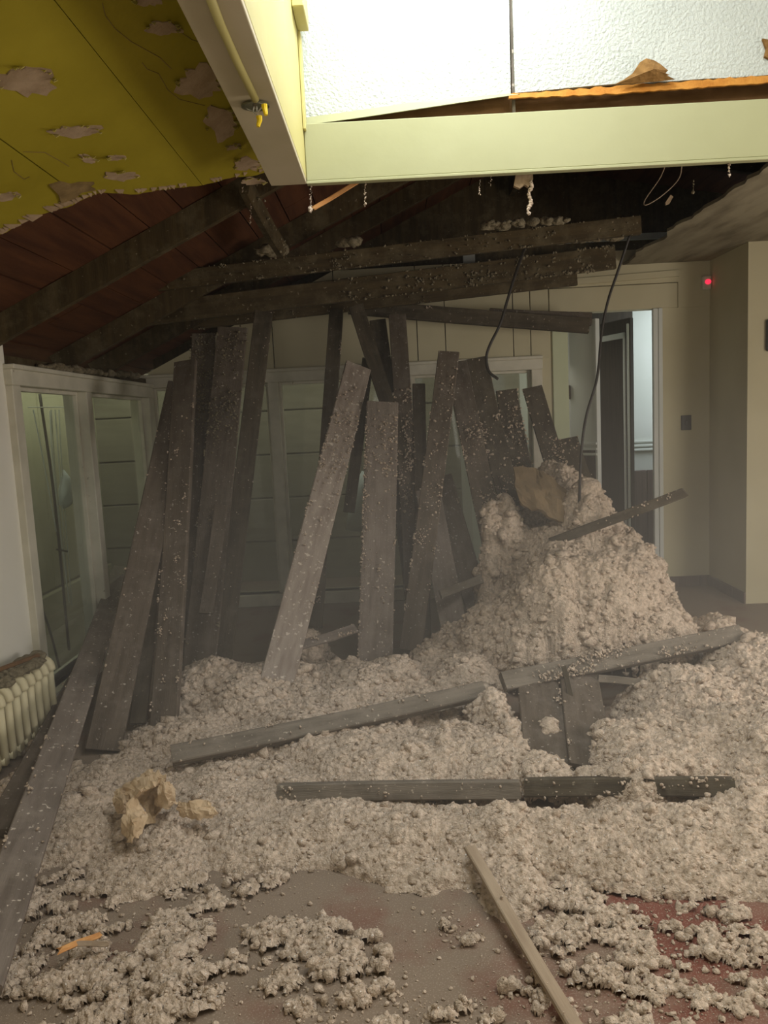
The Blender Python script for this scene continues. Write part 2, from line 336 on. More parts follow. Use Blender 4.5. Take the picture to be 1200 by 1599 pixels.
# ------------------------------------------------------------------ windows
def frame_window(name, posts, fixed, z0, z1, axis, head_h):
    """posts: centres along the wall; axis 'Y' = left wall, 'X' = back wall"""
    e = empty(name, (XL, posts[0], 0) if axis == 'Y' else (posts[0], YB, 0)); e['kind'] = 'structure'
    def bx(a0, a1, d0, d1, zz0, zz1, nm, mt, ch=.004):
        m_ = MB()
        if axis == 'Y': m_.box((XL + d0 - e.location.x, a0 - e.location.y, zz0), (XL + d1 - e.location.x, a1 - e.location.y, zz1), ch)
        else: m_.box((a0 - e.location.x, YB - d1 - e.location.y, zz0), (a1 - e.location.x, YB - d0 - e.location.y, zz1), ch)
        return m_.build(nm, mt, e)
    a, c = posts[0], posts[-1]
    bx(a - .05, c + .05, -.12, .045, z1, z1 + head_h, 'header', 'window_paint')
    bx(a - .05, c + .05, -.12, .06, z1 + head_h, z1 + head_h + .025, 'head_cap', 'window_paint')
    bx(a - .05, c + .05, -.12, .05, z0 - .10, z0, 'sill', 'window_paint')
    for p in posts: bx(p - .045, p + .045, -.12, .04, z0, z1, 'post', 'window_paint')
    for i in range(len(posts) - 1):
        s0, s1 = posts[i] + .045, posts[i+1] - .045
        bx(s0, s1, -.05, -.044, z0, z1, 'pane', 'glass', 0)
        for q in (s0, s1 - .022): bx(q, q + .022, -.07, -.02, z0, z1, 'stop', 'window_paint', .003)
        bx(s0 + .022, s1 - .022, -.07, -.02, z1 - .022, z1, 'stop', 'window_paint', .003)
    return e
pY = [Y0 + .045, atX(138, 700, XL).y, atX(226, 650, XL).y + .07]
zwl = atX(125, 612, XL).z
frame_window('window_1', pY, None, 0.10, zwl, 'Y', 0.085)
pX = [X_at(236, 680) , X_at(432, 680), X_at(640, 680), xw1]
frame_window('window_2', pX, None, 0.10, zw1 - .02, 'X', 0.085)
struct('trim_5', MB().box((XL - .14, Y0 - .05, zwl + .112), (XL - .01, YB, zwl + .16)), 'rafter')
# corner post
struct('trim_2', MB().box((XL - .05, YB - .09, 0.1), (pX[0] - .05, YB - .02, zw1 + .08), .005), 'window_paint')

# outside the back window: neighbouring wall of wide horizontal boards
sb = MB(); sb.box((-2.95, 7.66, -0.1), (xd0 - .1, 7.72, 3.3)); nb = struct('wall_outside', sb, 'siding')
for k in range(8):
    MB().box((-2.95, 7.60 - .008 * (k % 2), -0.02 + .43 * k), (xd0 - .1, 7.66, .40 + .43 * k), .008).build('siding_board', 'siding', nb)
struct('ground_outside', MB().box((-3.6, 3.0, -.25), (XL - .14, 7.7, -.05)).box((XL - .14, YB + .14, -.25), (xd0 - .1, 7.7, -.05)), 'siding')
pw = MB(); pw.box((-2.98, 3.0, -.2), (-2.93, 7.72, 3.0)); po = struct('wall_porch', pw, 'porch_wall')
for (a, c) in ((3.0, 4.62), (4.63, 6.36), (6.37, 7.6)): MB().box((-2.93, a, .28), (-2.90, c, 2.9), .008).build('panel', 'porch_wall', po)
MB().box((-2.93, 3.0, -.1), (-2.87, 7.6, .26), .01).build('plinth', 'porch_wall', po)
struct('sky_cover', MB().box((-3.0, 3.0, 3.0), (XL - .15, YB + .2, 3.06)).box((-3.0, YB + .2, 3.0), (xd0 - .05, 7.72, 3.06)), 'siding')  # unseen cover added to keep sky light off the outside walls

# ------------------------------------------------------------------ door opening in the back wall and the hall behind it
d1 = empty('door_1', (xd0, YB, 0)); d1['kind'] = 'structure'
def lb(e, a, b_, nm, mt, ch=.004): 
    l = e.location; return MB().box([a[i] - l[i] for i in range(3)], [b_[i] - l[i] for i in range(3)], ch).build(nm, mt, e)
lb(d1, (xd1 - .075, YB - .03, 0), (xd1, YB + .01, zd), 'jamb', 'hall_paint')
lb(d1, (xd1 - .035, YB - .04, 0), (xd1 + .0, YB - .02, zd), 'bead', 'hall_paint')
lb(d1, (xd0 - .0, YB - .02, 0), (xd0 + .13, YB + .06, zd - .02), 'side_panel', 'pale_green')
hw = MB(); YH = 7.7; hw.box((xd0 - .6, YH, .9), (XR + .6, YH + .08, 3.0)); hall = struct('wall_hall', hw, 'hall_paint')
for k in range(3):
    zz = Z_at(1000, 712) - .02 + .04 * k
    MB().box((xd0 - .6, YH - .05 + .01 * k, zz), (XR + .6, YH, zz + .025), .006).build('chair_rail', 'hall_paint', hall)
for k in range(12):
    MB().box((xd0 - .6 + .22 * k, YH - .02, 0), (xd0 - .385 + .22 * k, YH + .08, .93), .006).build('wainscot_board', 'wainscot', hall)
struct('ceiling_hall', MB().box((xd0 - .6, YB + .14, 2.95), (XR + .6, YH, 3.0)), 'hall_paint')
struct('wall_hall_side', MB().box((XR + .5, YB + .14, 0), (XR + .6, YH, 3.0)).box((xd0 - .7, YB + .14, 0), (xd0 - .6, YH, 3.0)), 'hall_paint')
# panelled leaf hinged at the left, free edge swung toward the room
def leaf(name, pa, pb, z1, up, low, label, zc=None, mould=False):
    pa, pb = Vector(pa), Vector(pb); e = empty(name, pa); dx = (pb - pa); L_ = dx.length
    e.rotation_euler = (0, 0, math.atan2(dx.y, dx.x))
    if zc:
        MB().box((0, 0, zc), (L_, .035, z1), .004).build('upper_panel', up, e)
        MB().box((0, 0, 0.02), (L_, .035, zc), .004).build('lower_panel', low, e)
        for k in range(3): MB().box((0, -.018, zc - .05 + k * .045), (L_, 0, zc - .028 + k * .045), .004).build('rail_moulding', 'hall_paint', e)
        MB().box((L_ - .02, -.008, 0.02), (L_ + .004, .04, z1), .003).build('edge_strip', 'hall_paint', e)
    else:
        MB().box((0, 0, .02), (L_, .04, z1), .004).build('leaf_panel', up, e)
        MB().box((L_*.82, -.02, .02), (L_*.87, 0, z1 - .12), .004).build('moulding', 'hall_paint', e)
        MB().box((L_*.94, -.02, .02), (L_*.985, 0, z1 - .05), .004).build('moulding', 'hall_paint', e)
        MB().box((L_*.1, -.02, z1 - .17), (L_*.87, 0, z1 - .12), .004).build('moulding', 'hall_paint', e)
    return e
YF = 6.62
pa = atY(892, 700, YF + .12); pb = atY(934, 700, YF - .12); pa.z = pb.z = 0
lf = leaf('folding_door', pa, pb, zd - .06, 'hall_paint', 'wainscot', None, atY(912, 702, YF).z)
tag(lf, 'pale folding door leaf with dark lower panel, left of the dark gap', 'door')
MB().box((-.012, -.03, atY(893, 612, YF).z - .06), (.016, -.002, atY(893, 612, YF).z + .06), .004).build('hinge', 'hinge', lf)['label'] = 'dark metal hinge'
pa = atY(940, 700, 7.35); pb = atY(986, 700, 6.95); pa.z = pb.z = 0
lf = leaf('folding_door', pa, pb, atY(962, 500, 7.1).z, 'dark_door', None, None, None)
tag(lf, 'dark narrow door leaf edged with white moulding, in the middle of the doorway', 'door')
struct('doorway_gloom', MB().box((atY(915, 700, 7.6).x, 7.55, 0), (atY(988, 700, 7.6).x, 7.62, 2.95)), 'dark_door')  # dark-coloured slab paints in the gloom of the space inside the doorway

# ------------------------------------------------------------------ left ceiling (sloping, painted olive yellow), broken at its far edge
CN = Vector((-0.47, 0, 1)).normalized(); CP = Vector((-2.0, 0, 2.0))
def onC(px, py, lift=0.0): return atP(px, py, CP + CN * (-lift), CN)
ceil = empty('ceiling_left', (0, 0, 0)); ceil['kind'] = 'structure'
xsm1 = onC(0, 217).x; xsm2 = onC(120, 44).x; xbeam = -0.47
edge_px = [(-140, 392), (-60, 382), (0, 365), (40, 348), (84, 328), (118, 317), (150, 304), (172, 301), (200, 303), (260, 297), (320, 287), (404, 271), (440, 266)]
edge = [onC(*p) for p in edge_px]
def edge_Y(X):
    for i in range(len(edge) - 1):
        if edge[i].x <= X <= edge[i+1].x:
            t = (X - edge[i].x) / (edge[i+1].x - edge[i].x); return edge[i].y + t * (edge[i+1].y - edge[i].y)
    return edge[0].y if X < edge[0].x else edge[-1].y
def strip(x0, x1, y0):
    nx = max(4, int((x1 - x0) / .02)); P = []
    for i in range(nx + 1):
        X = x0 + (x1 - x0) * i / nx
        P.append(Vector((X, edge_Y(X) + random.uniform(-.008, .008) + .012 * math.sin(X * 31), zrake(X))))
    return [Vector((x0, y0, zrake(x0))), Vector((x1, y0, zrake(x1)))][::-1] and [Vector((x0, y0, zrake(x0)))] + P + [Vector((x1, y0, zrake(x1)))]
for (a, c) in ((-2.02, xsm1 - .002), (xsm1 + .002, xsm2 - .001), (xsm2 + .001, xbeam)):
    m_ = MB(); m_.prism(strip(a, c, -3.0), CN * 0.02); m_.build('ceiling_panel', 'ceiling_paint', ceil)
def blob_poly(cx, cy, rx, ry, n=22, seed=0, rough=.35, fn=onC, lift=.004, ang=0):
    r_ = random.Random(seed); P = []; ph = [r_.uniform(0, 6.28) for _ in range(5)]
    for k in range(n):
        t = 2 * math.pi * k / n
        q = 1 + rough * (0.5 * math.sin(2*t + ph[0]) + 0.4 * math.sin(3*t + ph[1]) + 0.35 * math.sin(5*t + ph[2]) + .3 * math.sin(8*t + ph[3])) + r_.uniform(-.08, .08)
        ex, ey = rx * q * math.cos(t), ry * q * math.sin(t)
        P.append(fn(cx + ex * math.cos(ang) - ey * math.sin(ang), cy + ex * math.sin(ang) + ey * math.cos(ang), lift))
    return P
patches = [(42, 128, 44, 22, .2), (256, 45, 24, 11, .1), (312, 130, 34, 24, .2), (346, 192, 24, 24, .3), (120, 206, 36, 9, .0), (190, 276, 24, 7, 0),
           (138, 249, 13, 5, .3), (182, 247, 12, 4, 0), (386, 257, 20, 10, .2), (8, 308, 22, 6, -.2), (230, 2, 20, 8, .2), (365, 230, 10, 4, -.3), (395, 284, 18, 5, -.1)]
for i, (cx, cy, rx, ry, an) in enumerate(patches):
    MB().prism(blob_poly(cx, cy, rx, ry, 26, 40 + i, .32, ang=an), CN * 0.005).build('bare_patch', 'bare_plaster', ceil)
    # paint curling away at the rim
    fl_ = MB()
    for k in range(4 + int(rx / 7)):
        t = random.uniform(2.6, 6.6); ex, ey = cx + rx * 1.0 * math.cos(t), cy + ry * 1.05 * math.sin(t); s = random.uniform(2.5, 6)
        a_ = onC(ex - s, ey, .003); b_ = onC(ex + s, ey + s * random.uniform(-.4, .4), .003); c_ = onC(ex + random.uniform(-2, 2), ey + s * .8, .03)
        fl_.prism([a_, b_, c_], CN * .002)
    fl_.build('paint_flake', 'paint_flake', ceil)['kind'] = 'stuff'
# torn piece and frayed paper at the break
MB().prism([onC(x, y, .008) for x, y in ((78, 291), (96, 286), (112, 290), (126, 287), (148, 287), (140, 293), (150, 297), (128, 301), (118, 310), (96, 318), (92, 305))], CN * .01).build('torn_edge', 'torn_paper_face', ceil)
fr_ = MB()
for k in range(46):
    px = random.uniform(0, 410); i = next(j for j in range(len(edge_px) - 1) if edge_px[j+1][0] >= px); t = (px - edge_px[i][0]) / (edge_px[i+1][0] - edge_px[i][0])
    py = edge_px[i][1] + t * (edge_px[i+1][1] - edge_px[i][1]); s = random.uniform(2, 6) * (1.2 if px < 130 else .5)
    fr_.prism([onC(px - s*2, py - 5, .004), onC(px + s*2, py - 5, .004), onC(px + random.uniform(-4, 4), py + s * random.uniform(.1, .4), .010)], CN * .006)
fr_.build('frayed_edge', 'bare_plaster', ceil)['kind'] = 'stuff'
# hairline cracks: thin raised lips of paint
ck = MB()
for pts in ([(160, 5), (165, 25), (180, 45), (205, 65), (250, 90), (268, 108)], [(222, 98), (230, 108), (248, 115), (262, 140), (280, 155), (320, 165)], [(285, 52), (300, 62), (312, 66)],
            [(18, 250), (22, 268), (38, 280), (46, 276)], [(36, 237), (70, 238), (95, 252), (108, 260)]):
    ck.tube([onC(x, y, .001) for x, y in pts], .0011, 4)
ck.build('crack', 'torn_paper_face', ceil)

# ------------------------------------------------------------------ white box beam along the room, shaft of the skylight
ZB = 2.5
pe = atZ(425, 293, ZB); pe2 = atZ(478, 285, ZB); YE = (pe.y + pe2.y) / 2
xb0 = pe.x; xb1 = pe2.x
beam = empty('trim_3', (xb0, YE, ZB)); beam['kind'] = 'structure'
lb(beam, (xb0, -3.0, ZB), (xb1, YE, ZB + .02), 'soffit_board', 'beam_under', .002)
lb(beam, (xb1 - .02, -3.0, ZB + .0205), (xb1, YE + .062, 3.75), 'face_board', 'beam_bounce_paint', .002)
lb(beam, (xb0, -3.0, ZB + .0205), (xb0 + .02, YE, 2.82), 'back_board', 'beam_bounce_paint', .002)
lb(beam, (xb0 + .0205, YE - .02, ZB + .0205), (xb1 - .0205, YE, 3.2), 'end_board', 'beam_bounce_paint', .002)
# small trim strip standing off the face in the shaft corner
cs = atY(470, 42, YE - .05)
lb(beam, (xb1 + .001, YE - .20, cs.z), (xb1 + .045, YE - .012, 3.70), 'corner_strip', 'beam_bounce_paint', .003)
lb(beam, (xb1 + .001, YE - .028, ZB + .2), (xb1 + .012, YE + .03, cs.z - .002), 'corner_bead', 'beam_bounce_paint', .002)
# cross fascia board
YFa = YE + .0
zf_top = atY(478, 193, YFa).z; zf_top2 = atY(1200, 150, YFa).z
fas = empty('trim_4', (xb1, YFa, ZB)); fas['kind'] = 'structure'
lb(fas, (xb1 + .001, YFa, ZB + .012), (4.0, YFa + .035, zf_top), 'fascia_board', 'fascia_bounce_paint', .003)
lb(fas, (xb1 + .001, YFa - .003, ZB), (4.0, YFa + .03, ZB + .012), 'lower_lip', 'fascia_bounce_paint', .002)
lb(fas, (xb1 + .2, YFa + .036, ZB + .02), (4.0, YFa + .043, zf_top + .01), 'blocking', 'brown_raw', .002)
lb(fas, (xb1 - .05, YFa + .085, ZB + .05), (4.0, YFa + .12, zf_top + .5), 'light_stop', 'brown_raw', .003)  # board added behind the panels to stop skylight leaking into the attic
# far wall of the shaft: two textured panels, the right one's foot torn off
def zat(px, py): return atY(px, py, YFa + .05).z
YP = YFa + .045
shaft = empty('wall_skylight_shaft', (xb1, YP, ZB)); shaft['kind'] = 'structure'
xj = atY(802, 100, YP).x
def ppoly(pts): return [atY(x, y, YP) for x, y in pts]
l0 = ppoly([(474, 184), (560, 172), (640, 160), (720, 152), (798, 146)])
P = l0 + [Vector((xj - .004, YP, 3.75)), Vector((xb1, YP, 3.75))]
o = MB().prism([p - shaft.location for p in P], (0, .015, 0)).build('textured_panel', 'textured_panel', shaft)
r0 = ppoly([(806, 145), (850, 141), (900, 136), (960, 131), (1010, 130), (1060, 126), (1100, 123), (1150, 121), (1200, 117), (1300, 112)])
P = [Vector((xj + .004, YP, r0[0].z))] + r0[1:] + [Vector((4.0, YP, r0[-1].z)), Vector((4.0, YP, 3.75)), Vector((xj + .004, YP, 3.75))]
MB().prism([p - shaft.location for p in P], (0, .015, 0)).build('textured_panel', 'textured_panel', shaft)
MB().box(Vector((xj - .006, YP + .012, zf_top - .02)) - shaft.location, Vector((xj + .006, YP + .02, 3.75)) - shaft.location).build('joint', 'lumber', shaft)
# painted lip under the left panel, bent forward
A = [atY(x, y, YP - .004) for x, y in ((474, 184), (560, 172), (640, 160), (720, 152), (800, 146))]; B = [atY(x, y, YP - .012) for x, y in ((478, 195), (560, 184), (640, 172), (720, 160), (812, 147))]
m_ = MB()
for i in range(4): m_.prism([p - shaft.location for p in (A[i], A[i+1], B[i+1], B[i])], (0, .006, 0))
m_.build('bent_lip', 'fascia_bounce_paint', shaft)
# raw orange broken edge of the right panel
m_ = MB(); tops = []; N_ = 60
for i in range(N_ + 1):
    px = 795 + (1300 - 795) * i / N_; py = 148 - (px - 800) * .073
    tops.append((px, py - random.uniform(0, 3.5), py + 5 + min(1, i / 20) * 5 + random.uniform(-1, 1)))
for i in range(N_):
    a, c = tops[i], tops[i+1]
    m_.prism([atY(a[0], a[1], YP - .006) - shaft.location, atY(c[0], c[1], YP - .006) - shaft.location, atY(c[0], c[2], YP - .02) - shaft.location, atY(a[0], a[2], YP - .02) - shaft.location], (0, .012, 0))
m_.build('broken_edge', 'orange_raw', shaft)
struct('wall_skylight_side', MB().box((3.2, .4, 2.7), (3.26, YFa, 3.75)).box((xb1, .4, 2.7), (3.26, .46, 3.75)), 'textured_panel')
# roof over the shaft, open where the skylight is
struct('ceiling_shaft', MB().box((xb1 - .1, .3, 3.76), (-.15, YP + .1, 3.82)).box((2.3, .3, 3.76), (4.1, YP + .1, 3.82)).box((-.15, .3, 3.76), (2.3, .7, 3.82)).box((-.15, 2.98, 3.76), (2.3, YP + .1, 3.82)), 'textured_panel')
struct('ceiling_front', MB().box((xb1, -3.0, 2.72), (4.1, .4, 2.78)).box((3.26, .4, 2.72), (4.1, YFa, 2.78)), 'fascia_bounce_paint')

# right ceiling still up behind the fascia
xr0 = atZ(1198, 262, 2.72).x
rc = MB(); P = []; n_ = 40
for i in range(n_ + 1):
    Y = YFa + .09 + (YB - .02 - YFa - .09) * i / n_; P.append((xr0 + random.uniform(-.014, .014) + .03 * math.sin(i * .7) * (i > 22), Y, 2.72))
P += [(XR + .1, YB - .02, 2.72), (4.0, YR, 2.72), (4.0, YFa + .09, 2.72)]
struct('ceiling_right', rc.prism(P, (0, 0, .02)), 'right_ceiling')

# ------------------------------------------------------------------ roof: deck boards and rafters
roof = empty('roof', (0, 0, 2.0)); roof['kind'] = 'structure'
XRIDGE = 1.1
U = Vector((1, 0, .47)).normalized(); RD = .15
def roof_pt(s, Y, h): return Vector((-2.25, Y, zrake(-2.25))) + U * s + CN * h - roof.location
def slab(s0, s1, y0, y1, h0, h1):
    m_ = MB(); a = [roof_pt(s0, y0, h0), roof_pt(s1, y0, h0), roof_pt(s1, y1, h0), roof_pt(s0, y1, h0)]
    return m_.prism(a, CN * (h1 - h0))
Ltot = (XRIDGE + 2.25) / U.x
s = 0.0; k = 0
while s < Ltot:
    wd = .225 if k % 3 else .19
    ysp = 1.0 + (k * 1.7) % 2.9
    for (y0, y1) in ((-3.0, ysp + 3.0 - .003), (ysp + 3.003, YB + .5)):
        if s > 1.75 and y1 < YP + .1: continue
        if s > 1.75: y0 = max(y0, YP + .08)
        slab(s, min(s + wd - .006, Ltot), y0, y1, RD + .004 * (k % 2), RD + .03).build('deck_board', 'deck', roof)
    s += wd; k += 1
slab(0, Ltot, YP + .1, YB + .5, RD + .036, RD + .06).build('light_seal', 'deck', roof); slab(0, 1.7, -3, YP + .1, RD + .036, RD + .06).build('light_seal', 'deck', roof)  # unseen layer added over the deck to close the sky leaks
for Y in (0.7, 1.8, 2.9, 4.0, 5.1, 5.75):
    s1 = Ltot if Y > YP else 1.75
    slab(.12, s1, Y - .024, Y + .024, .021, RD - .001).build('rafter', 'rafter', roof)
# the other slope, falling gently to the right
for k in range(10):
    x0 = XRIDGE + k * .3; z0 = zrake(XRIDGE) + RD - .18 * k * .3; z1 = z0 - .054
    MB().prism([Vector((x0 + .003, YP + .08, z0)) - roof.location, Vector((x0 + .297, YP + .08, z1)) - roof.location, Vector((x0 + .297, YB + .5, z1)) - roof.location, Vector((x0 + .003, YB + .5, z0)) - roof.location], (0, 0, .025)).build('deck_board', 'deck', roof)
for Y in (4.0, 5.1, 5.75):
    za = zrake(XRIDGE) + RD - .16; zb_ = za - .18 * 2.95
    MB().prism([Vector((XRIDGE, Y - .024, za)) - roof.location, Vector((4.05, Y - .024, zb_)) - roof.location, Vector((4.05, Y - .024, zb_ + .14)) - roof.location, Vector((XRIDGE, Y - .024, za + .14)) - roof.location], (0, .048, 0)).build('rafter', 'rafter', roof)
MB().box(Vector((XRIDGE - .02, YP + .1, zrake(XRIDGE) - .1)) - roof.location, Vector((XRIDGE + .02, YB + .4, zrake(XRIDGE) + RD)) - roof.location).build('ridge_board', 'rafter', roof)
struct('gable_wall', MB().prism([(XL, YB + .16, 2.05), (xd0 - .05, YB + .16, 2.05), (xd0 - .05, YB + .16, 2.85), (4.2, YB + .16, 2.85), (4.2, YB + .16, 3.2), (XRIDGE, YB + .16, zrake(XRIDGE) + .19), (XL, YB + .16, zrake(XL) + .19)], (0, .06, 0)), 'rafter')

# ------------------------------------------------------------------ planks, joists, lumber
def timber(name, A, B, width, thick, material, label, cat, face=None, broken=(0, 0), seed=0, warp=.004, fluff=0, fluff_span=(0, 1), fluff_size=.016, fluff_mat='insulation', twist=0, parent=None, group=None, patches=()):
    """one board: length along local Z, broad face along local -Y"""
    A, B = Vector(A), Vector(B); r_ = random.Random(seed + 11); z = (B - A); L_ = z.length; z.normalize()
    f = Vector(face) if face is not None else (O - (A + B) / 2)
    y = -(f - z * f.dot(z)).normalized(); x = y.cross(z)
    n = max(6, int(L_ / .10)); hw_, ht = width / 2, thick / 2; c = min(.005, thick * .2)
    V = []; Fs = []
    prof = [(-hw_ + c, -ht), (-hw_ * .33, -ht), (hw_ * .33, -ht), (hw_ - c, -ht), (hw_, -ht + c), (hw_, ht - c), (hw_ - c, ht), (-hw_ + c, ht), (-hw_, ht - c), (-hw_, -ht + c)]
    m = len(prof); ph = r_.uniform(0, 6)
    for i in range(n + 1):
        t = i / n; bow = warp * math.sin(math.pi * t + ph * .1) * 2 + r_.uniform(-1, 1) * warp * .3; tw = twist * (t - .5)
        for j, (px, py) in enumerate(prof):
            e = 0
            if i == 0 and broken[0]: e = -r_.uniform(0, broken[0])
            if i == n and broken[1]: e = r_.uniform(0, broken[1])
            qx, qy = px * math.cos(tw) - py * math.sin(tw), px * math.sin(tw) + py * math.cos(tw)
            V.append((qx + warp * .6 * math.sin(3 * t + ph), qy + bow, t * L_ + e))
    for i in range(n):
        for j in range(m): Fs.append((i*m+j, i*m+(j+1) % m, (i+1)*m+(j+1) % m, (i+1)*m+j))
    Fs += [tuple(range(m))[::-1], tuple(n*m+j for j in range(m))]
    mb = MB(); mb.add(V, Fs); o = mb.build(name, material)
    Mx = Matrix.Identity(4)
    for i in range(3): Mx[i][0], Mx[i][1], Mx[i][2], Mx[i][3] = x[i], y[i], z[i], A[i]
    o.matrix_world = Mx
    tag(o, label, cat, group or {'plank': 'fallen planks of the pile', 'ceiling_joist': 'broken ceiling joists', 'lumber': 'lumber lying on the heap', 'stick': 'sticks in the heap', 'board': 'boards sloping out of the mound', 'splinter': 'wood splinters'}.get(name))
    if fluff:
        pts = []; sz = []
        for _ in range(fluff):
            t = fluff_span[0] + (fluff_span[1] - fluff_span[0]) * r_.random() ** .8
            cl = r_.random() < .05
            x0_ = r_.uniform(-hw_, hw_) if r_.random() < .65 else r_.choice((-hw_, hw_)); s0_ = fluff_size * (.12 + .5 * r_.random() ** 2.5)
            pts.append((x0_, -ht - .001, t * L_)); sz.append(s0_)
            if cl:
                for _k in range(9): pts.append((max(-hw_, min(hw_, x0_ + r_.gauss(0, fluff_size * .8))), -ht - .002, t * L_ + r_.gauss(0, fluff_size * 1.3))); sz.append(fluff_size * r_.uniform(.2, .6))
        for (tc_, xc, rt, rx, n_) in patches:
            for _k in range(n_):
                g1, g2 = r_.gauss(0, 1), r_.gauss(0, 1)
                pts.append((max(-hw_, min(hw_, xc * hw_ + g1 * rx * hw_)), -ht - .002 - .012 * r_.random(), (tc_ + g2 * rt) * L_)); sz.append(.0025 + .008 * r_.random() ** 2.5)
        VV, FF = scatter(pts, sz, CL1R, .9)
        f_ = link('clinging_fluff', mesh_np('clinging_fluff', VV, FF), fluff_mat, o); f_['kind'] = 'stuff'
        f_['label'] = 'tan fluff clinging to the board'
    return o
seedn = [100]
def pk(a, ya, b, yb, wpx, label, material='plank', za=None, thick=.022, fluff=60, span=(0, 1), fs=.014, face=None, twist=0, broken=(0, 0), fm='insulation', name='plank', cat='plank', warp=.005, group=None, zb=None, patches=()):
    A = atY(a[0], a[1], ya) if za is None else atZ(a[0], a[1], za); B = atY(b[0], b[1], yb) if zb is None else atZ(b[0], b[1], zb)
    dep = (A - O).dot(Rm @ Vector((0, 0, -1))); seedn[0] += 1
    return timber(name, A, B, wpx * dep / F, thick, material, label, cat, face, broken, seedn[0], warp, fluff, span, fs, fm, twist, group=group, patches=patches)
FWD = (0, -1, .15)
# --- leaning cluster on the left
pk((-40, 1545), 0, (192, 888), 5.9, 80, 'long dusty plank sloping across the lower left corner to the left window', 'plank_dusty', za=.10, face=(.35, -.35, 1), fluff=90, thick=.035, fs=.012)
pk((-2, 1300), 0, (152, 1005), 4.8, 50, 'plank lying on the floor along the left wall beside the radiator', 'plank', za=.03, face=(.25, -.1, 1), fluff=25, thick=.035)
pk((160, 1172), 0, (284, 600), 5.05, 54, 'leaning plank second from the left window, its foot clear of the fluff', 'plank', za=.02, face=(.2, -1, .1), fluff=30, thick=.03)
pk((256, 1142), 0, (290, 566), 5.0, 45, 'leaning plank with bare square foot at left end of the pile', 'plank', za=.03, face=(-.12, -1, .1), fluff=110, span=(.0, .9), thick=.035, fs=.011)
pk((300, 1040), 4.75, (318, 522), 5.45, 40, 'broad plank with fluff-coated top, partly behind its taller neighbour', 'plank', face=FWD, fluff=80, span=(.6, 1), fm='insulation_dull', fs=.02, patches=((.93, 0, .05, .6, 140), (.78, .3, .04, .5, 110), (.7, -.4, .04, .4, 60)))
pk((310, 1045), 4.6, (364, 512), 5.4, 52, 'wide leaning plank with a rounded dull patch at its top', 'plank', face=FWD, fluff=120, fs=.013, fm='insulation_dull', patches=((.92, .1, .04, .5, 110), (.74, -.1, .04, .5, 160), (.66, -.5, .03, .3, 60), (.42, .2, .015, .3, 30)))
pk((346, 1045), 4.72, (413, 478), 5.5, 31, 'tall narrow plank reaching the rafter, rightmost of the left cluster', 'plank_dark', face=(.1, -1, .1), fluff=50, fs=.012)
pk((322, 958), 4.52, (345, 790), 4.82, 22, 'short narrow board piece lying on the face of the wide left plank', 'plank', face=FWD, fluff=8, fs=.01)
pk((215, 1130), 0, (262, 720), 4.85, 26, 'dark narrow plank in shade between two leaning planks on the left', 'plank_dark', za=.05, face=FWD, fluff=8)
# --- middle cluster
pk((424, 1096), 0, (560, 572), 5.5, 54, 'brightest leaning plank, slanting up to the right, pale with dust', 'plank_pale', za=.08, face=(.25, -1, .3), fluff=160, span=(.25, .8), thick=.03, fs=.014, twist=.15, patches=((.78, 0, .08, .6, 160), (.62, .5, .04, .4, 40)))
pk((492, 980), 5.2, (526, 484), 5.95, 24, 'dark upright plank just left of the pale slanting plank', 'plank_dark', face=(-.1, -1, .1), fluff=30)
pk((545, 800), 5.6, (575, 560), 6.0, 18, 'thin shaded plank behind the top of the pale slanting plank', 'plank_dark', face=FWD, fluff=8)
pk((584, 1090), 4.45, (597, 630), 5.3, 56, 'broad front plank standing nearly upright, speckled with fluff on its left edge', 'plank_dusty', face=(.1, -1, .2), fluff=260, fs=.013, thick=.045, patches=((.86, .3, .07, .5, 150), (.45, -.95, .22, .12, 130), (.7, -.9, .1, .15, 60)))
pk((652, 985), 5.1, (620, 492), 5.95, 30, 'upright plank leaning left, top under the horizontal board', 'plank', face=FWD, patches=((.55, .6, .03, .5, 70), (.4, -.2, .04, .4, 70), (.62, .4, .02, .4, 40)), fluff=110, span=(.2, .75), fs=.018)
pk((662, 800), 5.45, (556, 478), 5.8, 24, 'dark plank slanting down to the right from the horizontal board', 'plank_dark', face=FWD, fluff=40, span=(0, .5))
pk((655, 1000), 5.25, (590, 500), 6.0, 28, 'dark plank behind, crossing under the slanting dark one', 'plank_dark', face=FWD, fluff=40)
pk((642, 1015), 4.7, (701, 550), 5.4, 36, 'plank crossing the others, foot left and square top right', 'plank', face=(-.15, -1, .15), patches=((.35, -.5, .02, .4, 40), (.5, .3, .03, .5, 50), (.85, .3, .05, .5, 40)), fluff=130, fs=.014, span=(.1, .8))
pk((716, 1010), 4.75, (668, 765), 5.3, 42, 'plank with foot to the right, below the crossing plank', 'plank_dusty', face=FWD, fluff=50, fs=.011)
pk((757, 980), 4.95, (688, 745), 5.45, 40, 'plank behind the grey stick, sloping up to the left', 'plank', face=FWD, fluff=40, fs=.011)
pk((662, 1010), 5.0, (655, 600), 5.75, 22, 'narrow dark plank seen in the gaps of the crossing planks', 'plank_dark', face=FWD, fluff=10)
